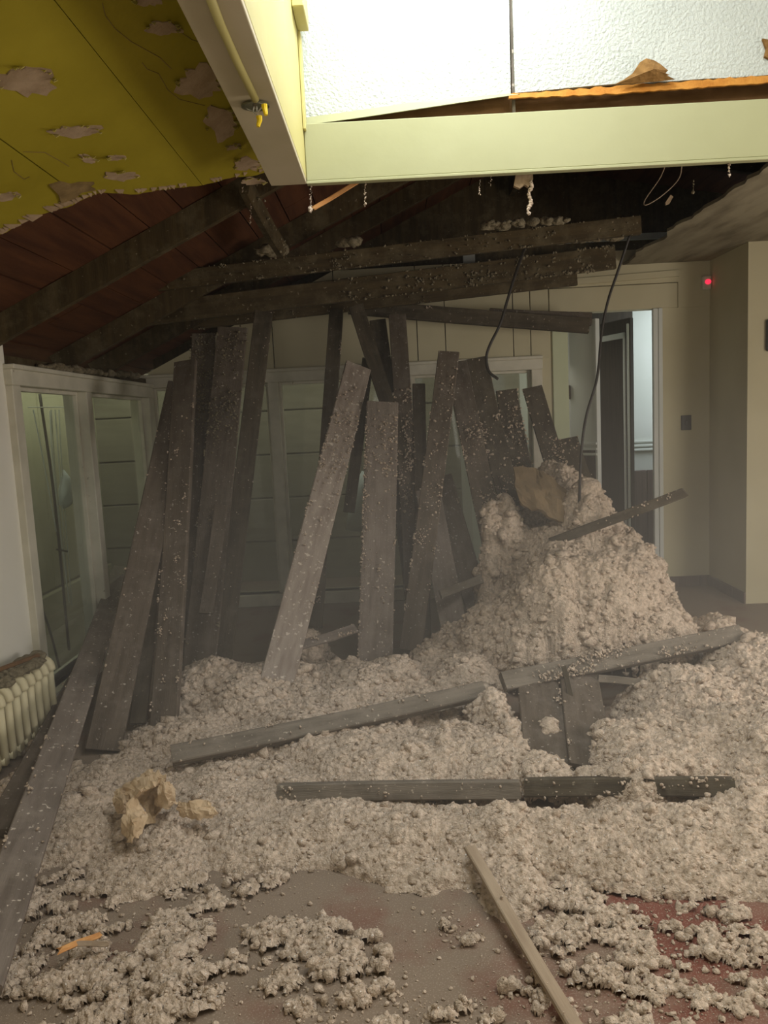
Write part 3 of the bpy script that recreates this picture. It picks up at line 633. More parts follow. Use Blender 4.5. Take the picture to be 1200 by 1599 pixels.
# --- right cluster
pk((778, 880), 4.95, (713, 566), 5.6, 38, 'plank leaning left with its top at the crossing plank', 'plank', face=FWD, patches=((.62, .3, .05, .6, 90), (.25, .6, .06, .4, 80)), fluff=120, fs=.014, span=(.1, .7))
pk((800, 800), 5.3, (744, 560), 5.75, 35, 'square-topped plank, tallest of the right group', 'plank_dark', face=FWD, patches=((.1, 0, .08, .6, 90), (.5, -.6, .05, .4, 40)), fluff=60, fs=.02, fm='insulation')
pk((826, 790), 5.4, (791, 610), 5.85, 35, 'short plank with fluff on its face, below the back window corner', 'plank_dark', face=FWD, patches=((.65, .3, .12, .6, 130), (.3, -.3, .06, .5, 60)), fluff=60, fs=.022)
pk((880, 760), 5.4, (831, 606), 5.85, 33, 'plank beside the pale door panel, slanting top', 'plank_dark', face=FWD, patches=((.3, .3, .1, .6, 90),), fluff=60, fs=.018)
pk((915, 770), 5.4, (885, 686), 5.7, 36, 'lowest stub of plank at right, half sunk in the mound', 'plank_dark', face=FWD, fluff=40, fs=.018)
# --- high horizontal boards
pk((545, 478), 6.1, (920, 509), 6.1, 24, 'long dark board lying level across the plank tops', 'plank_dark', face=(0, -1, .2), fluff=30, fs=.012, thick=.04)
pk((765, 491), 6.2, (924, 499), 6.2, 20, 'shorter board lying just behind the end of the long level board', 'plank', face=(0, -1, .2), fluff=12, fs=.012, thick=.04)
# --- lumber and sticks on the heap
pk((268, 1180), 0, (756, 1078), 3.72, 30, 'long two-by-four slanting over the heap toward the centre right', 'lumber', za=.14, thick=.05, face=(-.1, -1, .95), fluff=50, fs=.012, name='lumber', cat='lumber')
pk((786, 1066), 3.72, (1146, 992), 4.1, 30, 'two-by-four pointing right out of the mound with split orange end', 'lumber', thick=.05, face=(.0, -1, .8), patches=((.25, .6, .06, .5, 160), (.42, -.8, .05, .4, 120), (.7, .8, .05, .4, 60)), fluff=60, fs=.014, broken=(0, .05), name='lumber', cat='lumber')
pk((436, 1238), 0, (812, 1233), 0, 27, 'level two-by-four half buried in the front of the heap', 'lumber', za=.075, zb=.085, thick=.075, face=(0, -1, .35), fluff=30, fs=.012, name='lumber', cat='lumber')
pk((820, 1230), 0, (1146, 1228), 0, 27, 'dark length of lumber mostly buried at lower right of the heap', 'plank_dark', za=.075, zb=.12, thick=.07, face=(0, -1, .35), fluff=60, fs=.016, name='lumber', cat='lumber')
pk((908, 1612), 0, (733, 1326), 0, 26, 'thin pale lath lying on the bare floor at the front', 'lath', za=.045, zb=.10, thick=.018, face=(.2, -.25, 1), fluff=12, fs=.010, name='lath', cat='lath')
pk((688, 928), 4.75, (810, 884), 5.05, 14, 'thin grey stick poking left out of the mound', 'lumber', thick=.025, fluff=6, fs=.01, name='stick', cat='stick')
pk((860, 848), 4.75, (1062, 771), 4.55, 15, 'dark broken stick poking up to the right above the mound', 'plank_dark', thick=.03, fluff=26, fs=.012, span=(.3, 1), broken=(0, .05), name='stick', cat='stick')
pk((1072, 1078), 3.75, (1152, 1086), 3.72, 10, 'short orange splintered stick at the right of the heap', 'fresh_wood', thick=.02, fluff=4, fs=.01, broken=(.03, .01), name='stick', cat='stick')
pk((935, 1060), 3.80, (1020, 1068), 3.78, 12, 'short dull stick under the pointing two-by-four', 'lumber', thick=.02, fluff=6, fs=.01, name='stick', cat='stick')
pk((448, 1012), 4.25, (556, 982), 4.45, 18, 'small dusty board lying across the foot of the pale plank', 'plank_dusty', thick=.02, face=(0, -.6, 1), fluff=14, fs=.012, name='board', cat='board')
pk((858, 1200), 0, (838, 1050), 3.85, 76, 'dark board sloping out of the mound, left of the pair', 'plank', za=.05, thick=.02, face=(0, -1, .7), fluff=30, fs=.012, name='board', cat='board')
pk((928, 1200), 0, (902, 1048), 3.88, 74, 'dark board sloping out of the mound, right of the pair', 'plank', za=.05, thick=.02, face=(.05, -1, .7), fluff=30, fs=.012, name='board', cat='board')
pk((880, 1040), 3.72, (905, 1150), 3.50, 8, 'thin dark strip across the two sloping boards', 'plank_dark', thick=.012, fluff=0, name='strip', cat='stick')
pk((150, 1462), 0, (102, 1482), 2.05, 9, 'fresh orange wood splinter on the fluff at lower left', 'fresh_wood', za=.07, thick=.008, fluff=0, broken=(.02, .03), name='splinter', cat='splinter')
pk((160, 1474), 0, (108, 1476), 2.07, 8, 'flat dull splinter beside the orange one at lower left', 'lath', za=.06, thick=.008, fluff=0, broken=(.02, .03), name='splinter', cat='splinter')
pk((495, 321), 3.25, (562, 283), 3.3, 7, 'orange splinter hanging below the white cross beam', 'fresh_wood', thick=.012, fluff=0, broken=(.03, .01), name='splinter', cat='splinter')
# --- broken attic framing
pk((384, 288), 3.75, (440, 392), 4.7, 30, 'olive strut hanging down from the broken ceiling edge', 'rafter', thick=.045, fluff=30, fm='insulation_dull', fs=.016, name='strut', cat='timber', face=(.5, -1, 0))
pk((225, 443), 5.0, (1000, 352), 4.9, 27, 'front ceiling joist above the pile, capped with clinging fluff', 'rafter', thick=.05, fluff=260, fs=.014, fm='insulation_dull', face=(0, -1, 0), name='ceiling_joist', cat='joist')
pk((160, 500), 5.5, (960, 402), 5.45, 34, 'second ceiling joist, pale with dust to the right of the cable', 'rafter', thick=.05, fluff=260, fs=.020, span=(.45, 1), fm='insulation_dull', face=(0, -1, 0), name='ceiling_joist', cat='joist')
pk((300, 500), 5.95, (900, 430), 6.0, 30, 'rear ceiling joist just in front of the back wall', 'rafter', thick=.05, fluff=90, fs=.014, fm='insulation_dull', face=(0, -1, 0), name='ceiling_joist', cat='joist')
# insulation caught on top of the joists and on the window head
def fluff_line(name, pa, pb, n, size, label, material='insulation_dull', kinds=CL2, jit=.02):
    pts = []; sz = []
    for _ in range(n):
        t = RNG.random(); p = Vector(pa).lerp(Vector(pb), t); pts.append((p.x, p.y + RNG.normal() * jit, p.z + RNG.random() * jit)); sz.append(size * RNG.uniform(.5, 1.2))
    VV, FF = scatter(pts, sz, kinds, .7); o = link(name, mesh_np(name, VV, FF), material); tag(o, label, 'insulation', kind='stuff'); return o
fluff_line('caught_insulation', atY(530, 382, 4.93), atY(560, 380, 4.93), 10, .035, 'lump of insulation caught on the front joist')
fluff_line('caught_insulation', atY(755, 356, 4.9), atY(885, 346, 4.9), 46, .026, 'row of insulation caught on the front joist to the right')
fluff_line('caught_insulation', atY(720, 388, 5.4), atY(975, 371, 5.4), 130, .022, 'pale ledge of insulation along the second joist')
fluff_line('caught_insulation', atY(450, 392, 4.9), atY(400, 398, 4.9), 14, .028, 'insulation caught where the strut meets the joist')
fluff_line('caught_insulation', atX(60, 574, XL + .02), atX(215, 590, XL + .02), 60, .026, 'dull insulation lying along the head of the left window')

# ------------------------------------------------------------------ the insulation heap
GX = []; blobs = []
def B_(px, py, h, rx, ry, p=1.0): q = atZ(px, py, h * .9); blobs.append((q.x, q.y, h, rx, ry, p))
# big mound at right
B_(868, 752, 1.18, .30, .40, .6); B_(925, 788, 1.04, .27, .36, .6); B_(800, 800, 1.0, .18, .30, .6); B_(776, 818, .93, .11, .18, .6); B_(880, 845, .80, .44, .42, .45); B_(960, 845, .80, .30, .36, .4)
B_(905, 885, .72, .46, .34, .35); B_(970, 925, .52, .40, .38, .4); B_(835, 935, .50, .44, .40, .45); B_(770, 985, .26, .48, .40, .6); B_(1050, 1000, .17, .40, .4)
B_(728, 1048, .17, .24, .22, .6); B_(700, 1005, .20, .20, .30); B_(765, 1090, .22, .11, .30)
# right side
B_(1130, 975, .30, .28, .40, .8); B_(1190, 1010, .28, .40, .5, .8); B_(1090, 1070, .17, .42, .4); B_(1080, 1140, .16, .45, .34); B_(1180, 1140, .18, .45, .5); B_(1000, 1160, .15, .24, .30, .7)
B_(850, 1135, .13, .05, .07); B_(832, 1190, .12, .13, .14, .7); B_(930, 1212, .10, .14, .08); B_(880, 1215, .09, .1, .05)
B_(1050, 1195, .14, .36, .18, .6)
# middle slope between the planks
B_(330, 1050, .20, .32, .36, .8); B_(420, 1060, .17, .42, .5); B_(472, 985, .26, .12, .2); B_(540, 1050, .17, .42, .55); B_(620, 1040, .19, .34, .45); B_(640, 1095, .10, .4, .32)
B_(300, 1120, .10, .32, .42); B_(480, 1140, .11, .75, .5); B_(620, 1180, .11, .55, .34); B_(720, 1160, .13, .4, .32)
# the front apron
B_(370, 1220, .08, .50, .42); B_(520, 1275, .075, .55, .30); B_(660, 1290, .08, .46, .28); B_(800, 1295, .09, .5, .28); B_(960, 1295, .09, .5, .28); B_(1120, 1295, .09, .45, .32); B_(1190, 1260, .10, .45, .42)
B_(560, 1340, .04, .26, .08); B_(690, 1350, .045, .24, .10); B_(800, 1390, .045, .14, .14)
B_(240, 1300, .06, .30, .30); B_(120, 1280, .05, .24, .36); B_(180, 1200, .06, .26, .24); B_(60, 1210, .04, .2, .25)
B_(48, 1135, .08, .09, .10); B_(40, 1160, .08, .10, .08)
# thin scattered cover on the bare floor
thin = [(120, 1380, .05, .30, .16), (260, 1370, .05, .32, .10), (380, 1370, .05, .22, .10), (420, 1340, .05, .30, .10), (180, 1480, .055, .30, .13), (90, 1560, .055, .25, .10), (220, 1540, .05, .20, .10), (130, 1520, .05, .3, .09), (290, 1430, .03, .15, .08),
        (380, 1505, .05, .16, .05), (450, 1455, .05, .12, .06), (520, 1470, .055, .15, .07), (560, 1500, .05, .12, .06), (560, 1560, .055, .15, .07), (500, 1580, .04, .08, .05), (620, 1545, .045, .06, .06), (680, 1575, .05, .10, .05), (690, 1440, .04, .05, .04), (720, 1465, .04, .05, .04),
        (860, 1400, .055, .26, .12), (940, 1430, .05, .16, .12), (880, 1470, .05, .16, .10), (990, 1480, .05, .18, .10), (1050, 1470, .04, .08, .07), (830, 1540, .04, .10, .06), (950, 1520, .05, .22, .08), (1080, 1540, .05, .2, .08), (1190, 1480, .055, .18, .14), (1180, 1570, .05, .2, .08), (1000, 1580, .045, .2, .06), (860, 1585, .05, .10, .06),
        (1130, 1370, .06, .35, .10), (1000, 1360, .06, .35, .08), (1060, 1415, .03, .10, .05), (740, 1580, .03, .05, .03), (330, 1560, .035, .05, .05), (120, 1440, .05, .3, .08), (330, 1400, .05, .22, .06), (960, 1445, .05, .14, .08), (1140, 1505, .05, .14, .07), (1090, 1590, .05, .16, .06), (905, 1535, .05, .12, .07), (1175, 1440, .05, .12, .09),
        (50, 1500, .05, .14, .08), (150, 1595, .05, .2, .06), (255, 1585, .05, .14, .05), (440, 1540, .045, .08, .05), (600, 1595, .04, .1, .04)]
nu, nv = 980, 860
vv = np.linspace(0, 1, nv); uu = np.linspace(-.70, .66, nu)
Yg = 1.35 * (6.5 / 1.35) ** vv
YY, UU = np.meshgrid(Yg, uu, indexing='ij'); XX = UU * YY
P2 = np.stack([XX.ravel(), YY.ravel(), np.zeros(XX.size)], 1)
# uneven outline of every blob
wx = (fbm(P2, .4, 3) - .5) * .46; wy = (fbm(P2, .4, 23) - .5) * .46
H4 = np.zeros(len(P2))
for (bx_, by_, h, rx, ry, p) in blobs:
    r2 = ((P2[:, 0] + wx * .5 - bx_) / rx) ** 2 + ((P2[:, 1] + wy * .5 - by_) / ry) ** 2
    H4 += (h * np.clip(1 - r2, 0, 1) ** p) ** 8
H = H4 ** .125
T4 = np.zeros(len(P2))
for (px, py, h, rx, ry) in thin:
    q = atZ(px, py, .02); ca, sa = math.cos(.25), math.sin(.25)
    ex = P2[:, 0] + wx * .4 - q.x; ey = P2[:, 1] + wy * .4 - q.y; ex, ey = ex * ca + ey * sa, -ex * sa + ey * ca
    r2 = (ex / rx) ** 2 + (ey / ry) ** 2
    T4 += (h * np.clip(1 - r2, 0, 1)) ** 3
TH = T4 ** (1 / 3)
Ps = P2 * np.array([1.0, 1.6, 1.0]) ; brk = fbm(Ps, .16, 71, 4)
brk2 = .5 * fbm(Ps, .11, 171, 4) + .5 * fbm(Ps, .045, 181, 3)
H = np.maximum(H + (brk - .5) * .05 * (H > 0), np.where(TH > 0, np.minimum(TH * .85 + (brk2 - .595) * .30, .010 + .020 * brk), 0))
H += (fbm(P2, .35, 31, 3) - .5) * .10 * np.clip(H / .15, 0, 1)
Hc = np.clip(H, 0, None)
G = Hc.reshape(nv, nu)
P3 = np.stack([XX.ravel(), YY.ravel(), Hc], 1).reshape(nv, nu, 3)
dv = np.gradient(P3, axis=0); du = np.gradient(P3, axis=1); Nn = np.cross(du, dv); Nn /= np.linalg.norm(Nn, axis=2, keepdims=True) + 1e-9
Nn = Nn.reshape(-1, 3); Pf = P3.reshape(-1, 3)
live = H > -.03
amp = np.clip(H / .09, 0.0, 1.0)
idx = np.nonzero(live)[0]; Pl = Pf[idx]
wob = np.stack([fbm(Pl, .09, 5, 2), fbm(Pl, .09, 15, 2), fbm(Pl, .09, 25, 2)], 1) - .5
Pw = Pl + wob * .05
a_ = amp[idx]
wob2 = np.stack([fbm(Pl, .03, 6, 2), fbm(Pl, .03, 16, 2), fbm(Pl, .03, 26, 2)], 1) - .5
Pw = Pw + wob2 * .03
d = .10 * (fbm(Pl, .22, 44, 3) - .5) * a_ + .034 * (puff(Pw, .075, 1) - .6) * a_ * a_ + .026 * (puff(Pw, .036, 2) - .5) * (.12 + .88 * a_) + .016 * (puff(Pw, .015, 3) - .35) * (.8 + .2 * a_) + .010 * (fbm(Pl, .05, 47, 2) - .5) + .010 * (vnoise(Pl, .010, 8) - .5) + .007 * (vnoise(Pl, .005, 9) - .5)
rough_mask = fbm(Pl, .6, 61, 2)
d *= np.clip((H[idx] - .004) / .014, 0, 1)
Vt = Pf.copy(); Vt[idx] += Nn[idx] * (d * (.7 + .7 * rough_mask))[:, None]
Vt[:, 2] = np.where(H > .03, Vt[:, 2], Vt[:, 2] - .010 * (1 - H / .03))
inside = (Vt[:, 1] < YB - .04) & (Vt[:, 0] > XL + .02) & (np.where(Vt[:, 1] > YR - .03, Vt[:, 0] < XR - .02, Vt[:, 0] < 3.9)) & (H > .004)
ii = np.arange(nv * nu).reshape(nv, nu)
q = np.stack([ii[:-1, :-1], ii[:-1, 1:], ii[1:, 1:], ii[1:, :-1]], -1).reshape(-1, 4)
q = q[inside[q].all(axis=1)]
used, inv = np.unique(q, return_inverse=True)
heap = link('fallen_insulation', mesh_np('fallen_insulation', Vt[used], inv.reshape(-1, 4), False), 'insulation')
tag(heap, 'pinkish tan loose-fill insulation heaped across the floor and against the planks', 'insulation', kind='stuff')
# surface sampler for clumps
Hsurf = Vt.reshape(nv, nu, 3)
def ground(X, Y):
    if Y < 1.36: return 0
    j = int(np.clip(round(math.log(Y / 1.35) / math.log(6.5 / 1.35) * (nv - 1)), 0, nv - 1)); i = int(np.clip(round((X / Y + .70) / 1.36 * (nu - 1)), 0, nu - 1))
    return max(0.0, float(Hsurf[j, i, 2]))
# loose clumps riding on the heap and rolled out on the floor
cand = np.nonzero(inside)[0]
cell = np.linalg.norm(np.cross(du, dv).reshape(-1, 3), axis=1)[cand]
wgt = cell / YY.ravel()[cand] ** 0.8; wgt /= wgt.sum()
pick = RNG.choice(cand, 15000, p=wgt)
s_pick = RNG.uniform(.005, .015, len(pick)) * (1 + 1.2 * (RNG.random(len(pick)) < .10)) * np.clip(YY.ravel()[pick] / 3.2, .7, 1.3)
VV, FF = scatter(Vt[pick] - Nn[pick] * .003, s_pick, CL1R, .9)
tag(link('insulation_clumps', mesh_np('insulation_clumps', VV, FF, False), 'insulation'), 'loose clumps lying on top of the insulation heap', 'insulation', kind='stuff')
pts = []; sz = []
for (px, py, h, rx, ry) in thin:
    c_ = atZ(px, py, 0)
    for _ in range(44):
        a_ = RNG.normal(size=2); X, Y = c_.x + a_[0] * rx * .75, c_.y + a_[1] * ry * .85
        s_ = float(.0016 + .008 * RNG.random() ** 2.2); s_ = s_ * 1.5 if RNG.random() < .06 else s_; pts.append((X, Y, ground(X, Y) + s_ * .4)); sz.append(s_)
for _ in range(1800):
    X, Y = RNG.uniform(-1.4, 1.6), RNG.uniform(1.5, 2.7); s_ = float(RNG.uniform(.0012, .0042)); pts.append((X, Y, ground(X, Y) + s_ * .4)); sz.append(s_)
VV, FF = scatter(pts, sz, CL1R, .75)
tag(link('insulation_crumbs', mesh_np('insulation_crumbs', VV, FF, False), 'insulation'), 'small crumbs of insulation strewn over the bare dusty floor', 'insulation', kind='stuff')

# brown matted sheet on top of the mound
def sheet(name, px_grid, material, label, cat, thick=.006, amp=.02, sub=3, seed=0):
    """a crumpled sheet through a grid of places, given thickness"""
    G_ = np.array([[list(p) for p in row] for row in px_grid]); r, c, _ = G_.shape
    R, C_ = (r - 1) * sub + 1, (c - 1) * sub + 1; V = np.zeros((R, C_, 3))
    for i in range(R):
        for j in range(C_):
            a, b_ = i / sub, j / sub; i0, j0 = min(int(a), r - 2), min(int(b_), c - 2); fa, fb = a - i0, b_ - j0
            V[i, j] = (1-fa)*(1-fb)*G_[i0, j0] + fa*(1-fb)*G_[i0+1, j0] + (1-fa)*fb*G_[i0, j0+1] + fa*fb*G_[i0+1, j0+1]
    W = V.reshape(-1, 3); W = W + (np.stack([fbm(W, .07, seed + 1, 2), fbm(W, .07, seed + 2, 2), fbm(W, .07, seed + 3, 2)], 1) - .5) * 2 * amp
    # sharp creases
    W[:, 2] += amp * .8 * (np.abs(fbm(W, .1, seed + 9, 2) - .5) * 4 - .5)
    if name == 'paper_fold':
        e_ = np.stack([np.abs(fbm(W, .032, seed + 21 + k, 2) - .5) for k in range(3)], 1); W = W + (e_ * 4 - .5) * np.array([.012, .012, .016]) + (np.stack([worley(W, .05, seed + 31), worley(W, .05, seed + 41), worley(W, .05, seed + 51)], 1) - .5) * .016
    me_f = [(i*C_+j, i*C_+j+1, (i+1)*C_+j+1, (i+1)*C_+j) for i in range(R-1) for j in range(C_-1)]
    mb = MB(); mb.add(W.tolist(), me_f); o = mb.build(name, material)
    so = o.modifiers.new('thickness', 'SOLIDIFY'); so.thickness = thick
    tag(o, label, cat); return o
g = [[atY(800, 730, 5.1), atY(835, 735, 5.1), atY(862, 748, 5.05), atY(885, 770, 5.0)], [atY(806, 765, 4.98), atY(840, 768, 4.95), atY(868, 782, 4.9), atY(892, 800, 4.9)], [atY(815, 790, 4.9), atY(845, 800, 4.85), atY(870, 812, 4.83), atY(884, 818, 4.83)]]
sheet('matted_sheet', g, 'brown_sheet', 'brown matted sheet draped on top of the mound', 'sheet', .02, .02, 5, 300)
# crumpled kraft paper at the lower left
def gp(px, py, h): 
    p = atZ(px, py, h); return p
paper = empty('kraft_paper', atZ(240, 1260, .1)); tag(paper, 'crumpled brown kraft paper lying on the insulation at left', 'paper')
def paper_part(name, rows, seed, amp=.010, label=None):
    o = sheet(name, rows, 'kraft', None, None, .0012, amp, 7, seed); o.parent = paper; o.matrix_parent_inverse = Matrix.Translation(-paper.location)
    return o
paper_part('paper_fold', [[gp(180, 1240, .15), gp(205, 1218, .20), gp(232, 1200, .24), gp(250, 1203, .25)], [gp(198, 1262, .14), gp(220, 1240, .22), gp(240, 1222, .25), gp(258, 1215, .23)], [gp(200, 1268, .12), gp(218, 1250, .15), gp(236, 1235, .18), gp(246, 1228, .18)]], 400)
paper_part('paper_fold', [[gp(245, 1212, .25), gp(258, 1214, .24), gp(270, 1220, .20)], [gp(240, 1236, .20), gp(258, 1236, .22), gp(276, 1236, .16)], [gp(246, 1258, .13), gp(262, 1260, .15), gp(278, 1256, .11)]], 430)
paper_part('paper_fold', [[gp(206, 1246, .20), gp(216, 1252, .18), gp(232, 1270, .14)], [gp(192, 1278, .16), gp(208, 1284, .17), gp(230, 1280, .14)], [gp(192, 1296, .12), gp(206, 1304, .13), gp(222, 1296, .12)], [gp(194, 1316, .09), gp(202, 1318, .10), gp(214, 1306, .11)]], 460)
paper_part('paper_fold', [[gp(178, 1240, .15), gp(190, 1226, .19), gp(200, 1240, .15)], [gp(180, 1258, .13), gp(192, 1252, .19), gp(202, 1252, .14)], [gp(188, 1270, .10), gp(196, 1270, .13), gp(203, 1262, .12)]], 480)
paper_part('paper_fold', [[gp(278, 1252, .14), gp(300, 1250, .16), gp(324, 1246, .16), gp(332, 1262, .14)], [gp(280, 1264, .12), gp(302, 1266, .14), gp(322, 1266, .14), gp(336, 1268, .12)], [gp(286, 1276, .10), gp(304, 1280, .11), gp(320, 1276, .11), gp(334, 1276, .10)]], 500)

paper_part('paper_fold', [[gp(214, 1250, .17), gp(236, 1232, .19), gp(256, 1228, .19)], [gp(226, 1262, .13), gp(242, 1252, .12), gp(258, 1246, .14)], [gp(228, 1284, .10), gp(244, 1276, .09), gp(252, 1262, .11)]], 520)
# ------------------------------------------------------------------ small things
# torn tuft on the broken edge of the shaft panel
tuft = MB(); tv = [(960, 132), (975, 124), (988, 115), (1000, 97), (1010, 91), (1022, 94), (1032, 100), (1044, 110), (1040, 114), (1046, 117), (1030, 122), (1055, 124), (1030, 127), (1000, 130)]
pts_t = [atY(x, y, YP - .03) for x, y in tv]; cen = sum(pts_t, Vector()) / len(pts_t)
V = [cen + Vector((0, -.035, 0)), cen + Vector((0, .02, 0))] + pts_t; n_ = len(pts_t)
tuft.add(V, [(0, 2 + i, 2 + (i+1) % n_) for i in range(n_)] + [(1, 2 + (i+1) % n_, 2 + i) for i in range(n_)])
o = tuft.build('fibreboard_tuft', 'tuft'); tag(o, 'torn brown lump of fibreboard on the broken orange panel edge', 'debris')
o = MB().prism([atY(x, y, YP - .012) for x, y in ((1192, 60), (1203, 62), (1203, 92), (1195, 88), (1198, 76))], (0, .012, 0)).build('fibreboard_scrap', 'tuft'); tag(o, 'brown torn scrap on the textured panel at the right frame edge', 'debris')
# conduit and open electrical box with two capped wires under the beam
cz = ZB - .012
cp = [atZ(322, -20, cz), atZ(345, 40, cz), atZ(372, 100, cz), atZ(399, 155, cz)]
o = MB().tube(cp, .011, 10).build('conduit', 'beam_bounce_paint', smooth=True); tag(o, 'painted conduit running along the underside of the white beam', 'conduit')
bc = atZ(399, 166, ZB - .008)
eb = empty('electrical_box', bc); tag(eb, 'open dark electrical box under the beam with yellow wire caps', 'electrical box')
bm_ = MB()
for (sx, r0) in ((-1, .032), (1, .032)):
    pts_ = [(sx * .045 * math.cos(t) , .03 * math.sin(t), .004) for t in [k * math.pi / 8 - math.pi / 2 for k in range(9)]]
    bm_.prism([(sx * .006 + p[0] * .8, p[1], p[2]) for p in pts_], (0, 0, -.006))
bm_.build('cover_plate', 'metal_box', eb)
ringp = [(.03 * math.cos(2*math.pi*k/24), .03 * math.sin(2*math.pi*k/24), .0) for k in range(25)]
MB().tube(ringp, .004, 6).build('box_rim', 'metal_box', eb)
for (px, py, q) in ((405, 186, -1), (413, 168, 1)):
    tip = atZ(px, py, ZB - .05 + .01 * q) - bc
    wr_ = smooth_path([(0.004 * q, 0, 0), (0.006 * q, -.005, -.018), tuple(tip * .9 + Vector((0, 0, .006)))], 5)
    wo = MB().tube(wr_, .0022, 6).build('wire', 'plastic_white', eb, True)
    MB().tube([tip + Vector((0, 0, .008)), tip + Vector((.001, 0, -.004)), tip + Vector((.003 * q, -.002, -.016)), tip + Vector((.004 * q, -.003, -.022))], .009, 8, .005).build('wire_cap', 'yellow_plastic', wo)
# hanging wires
def wire(name, pts, r, label, material='cord', cat='wire'):
    o = MB().tube(smooth_path(pts, 7), r, 7).build(name, material, smooth=True); return tag(o, label, cat)
wire('cable', [atY(834, 348, 4.95), atY(826, 372, 5.0), atY(810, 415, 5.2), atY(794, 465, 5.3), atY(782, 505, 5.35), atY(765, 540, 5.35), atY(760, 560, 5.35), atY(764, 580, 5.33), atY(778, 592, 5.3)], .010, 'thick dark cable hanging from the joist with a frayed hooked end')
wire('cable', [atY(985, 365, 4.9), atY(965, 425, 4.95), atY(950, 470, 4.95), atY(940, 520, 4.95), atY(933, 590, 4.9), atY(916, 650, 4.88), atY(908, 710, 4.85), atY(905, 790, 4.85)], .0085, 'long dark wire hanging in front of the doorway down to the mound')
wire('thin_wire', [atY(1040, 258, 3.4), atY(1030, 280, 3.5), atY(1008, 312, 3.6), atY(1010, 320, 3.6), atY(1035, 305, 3.6), atY(1060, 280, 3.6), atY(1066, 256, 3.5)], .0022, 'loop of thin pale wire hanging below the cross beam at right', 'lath')
# hanging dust strands below the cross beam
def strand(px, y0, y1, Y, label, big=.008, mt='insulation'):
    a, c = atY(px, y0, Y), atY(px - 1, y1, Y); pts_ = []; sz_ = []; L_ = (c - a).length
    n_ = max(10, int(L_ / .004))
    for k in range(n_):
        t = k / (n_ - 1); p = a.lerp(c, t); pts_.append((p.x + RNG.normal() * .002, p.y + RNG.normal() * .002, p.z)); sz_.append(big * (.14 + .45 * RNG.random() ** 3) * (1.7 if t > .8 else 1))
    VV, FF = scatter(pts_, sz_, CL1R, 1.3); o = link('hanging_fluff', mesh_np('hanging_fluff', VV, FF), mt); tag(o, label, 'fluff', 'fluff hanging under the ceiling'); return o
strand(486, 284, 331, YFa + .02, 'white fluff strand hanging at left end of the cross beam with a knot', .010)
strand(571, 284, 322, YFa + .02, 'thin white fluff strand hanging at the orange splinter')
strand(750, 282, 304, YFa + .02, 'short white fluff strand below the middle of the cross beam')
strand(767, 272, 290, YFa + .02, 'tiny fluff wisp just left of the big hanging scrap', .006)
strand(1140, 252, 276, YFa + .02, 'yellowish fluff wisp below right end of the cross beam', .010)
strand(1084, 282, 300, YFa + .3, 'grey fluff wisp near the right ceiling edge', .008, 'insulation_dull')
strand(392, 318, 350, 3.7, 'white fluff strand hanging beside the olive strut', .006)
strand(380, 292, 300, 3.5, 'small white fluff knot at the broken ceiling edge', .008)
sc = empty('hanging_scrap', atY(822, 268, YFa + .05)); tag(sc, 'tan scrap of torn batt dangling below the cross beam with a trailing tail', 'scrap')
P = [atY(x, y, YFa + .05) - sc.location for x, y in ((808, 262), (832, 262), (833, 280), (826, 292), (820, 288), (812, 294), (803, 290))]
MB().prism(P, (0, .02, 0)).build('torn_flap', 'bare_plaster', sc)
pts_ = []; sz_ = []
for k in range(26):
    p = atY(829 + 2 * math.sin(k * .5) - k * .1, 284 + k * 2.0, YFa + .05) - sc.location; pts_.append(tuple(p)); sz_.append(.010 * RNG.uniform(.5, 1))
VV, FF = scatter(pts_, sz_, CL1, 1.2); link('tail', mesh_np('tail', VV, FF), 'insulation', sc)
o = MB().prism([atY(x, y, 3.9) for x, y in ((1040, 316), (1048, 304), (1052, 307), (1046, 318), (1040, 320))], (0, .01, 0)).build('hanging_flake', 'bare_plaster'); tag(o, 'small pinkish flake caught in the dark attic at right', 'debris')
# round lump at the left end of the level board
VV, FF = scatter([tuple(atY(551, 471, 6.05))], [.065], CL3, .8); o = link('insulation_lump', mesh_np('insulation_lump', VV, FF), 'insulation_dull'); tag(o, 'round dull lump stuck at left end of the level board', 'insulation')
# radiator
rX = XL + .02; rY1 = 3.93; rz = .40
rd = empty('radiator', (rX + .09, rY1, 0)); tag(rd, 'low cream column radiator against the left wall below the white jamb', 'radiator')
for k in range(9):
    y1 = - k * .075
    sec = MB()
    for xx in (-.055, 0, .055):
        sec.tube([(xx, y1 - .03, .06), (xx, y1 - .03, .34)], .022, 8)
    pth = smooth_path([(-.065, y1 - .03, .33), (-.05, y1 - .03, .375), (0, y1 - .03, .392), (.05, y1 - .03, .375), (.065, y1 - .03, .33)], 4)
    sec.tube(pth, .026, 8); sec.tube([(-.065, y1 - .03, .075), (.065, y1 - .03, .075)], .026, 8)
    sec.build('section', 'radiator', rd, True)
    if k in (0, 4, 8):
        MB().box((-.05, y1 - .045, 0), (.05, y1 - .015, .06), .006).build('foot', 'radiator', rd)
MB().tube([(0, 0, .09), (0, -.66, .09)], .016, 8).build('pipe', 'radiator', rd, True)
VV, FF = scatter([(rd.location.x + RNG.uniform(-.06, .07), rY1 - RNG.uniform(.05, .5), .405 + RNG.uniform(0, .03)) for _ in range(60)], RNG.uniform(.012, .035, 60), CL2, .6)
tag(link('insulation_on_radiator', mesh_np('insulation_on_radiator', VV, FF), 'insulation_dull'), 'brown insulation piled on top of the radiator', 'insulation', kind='stuff')
o = MB().tube([(rd.location.x - .03, rY1 - .45, .46), (rd.location.x + .05, rY1 - .12, .44)], .012, 6).build('stick', 'brown_raw'); tag(o, 'dark splinter of wood resting on the radiator', 'stick')

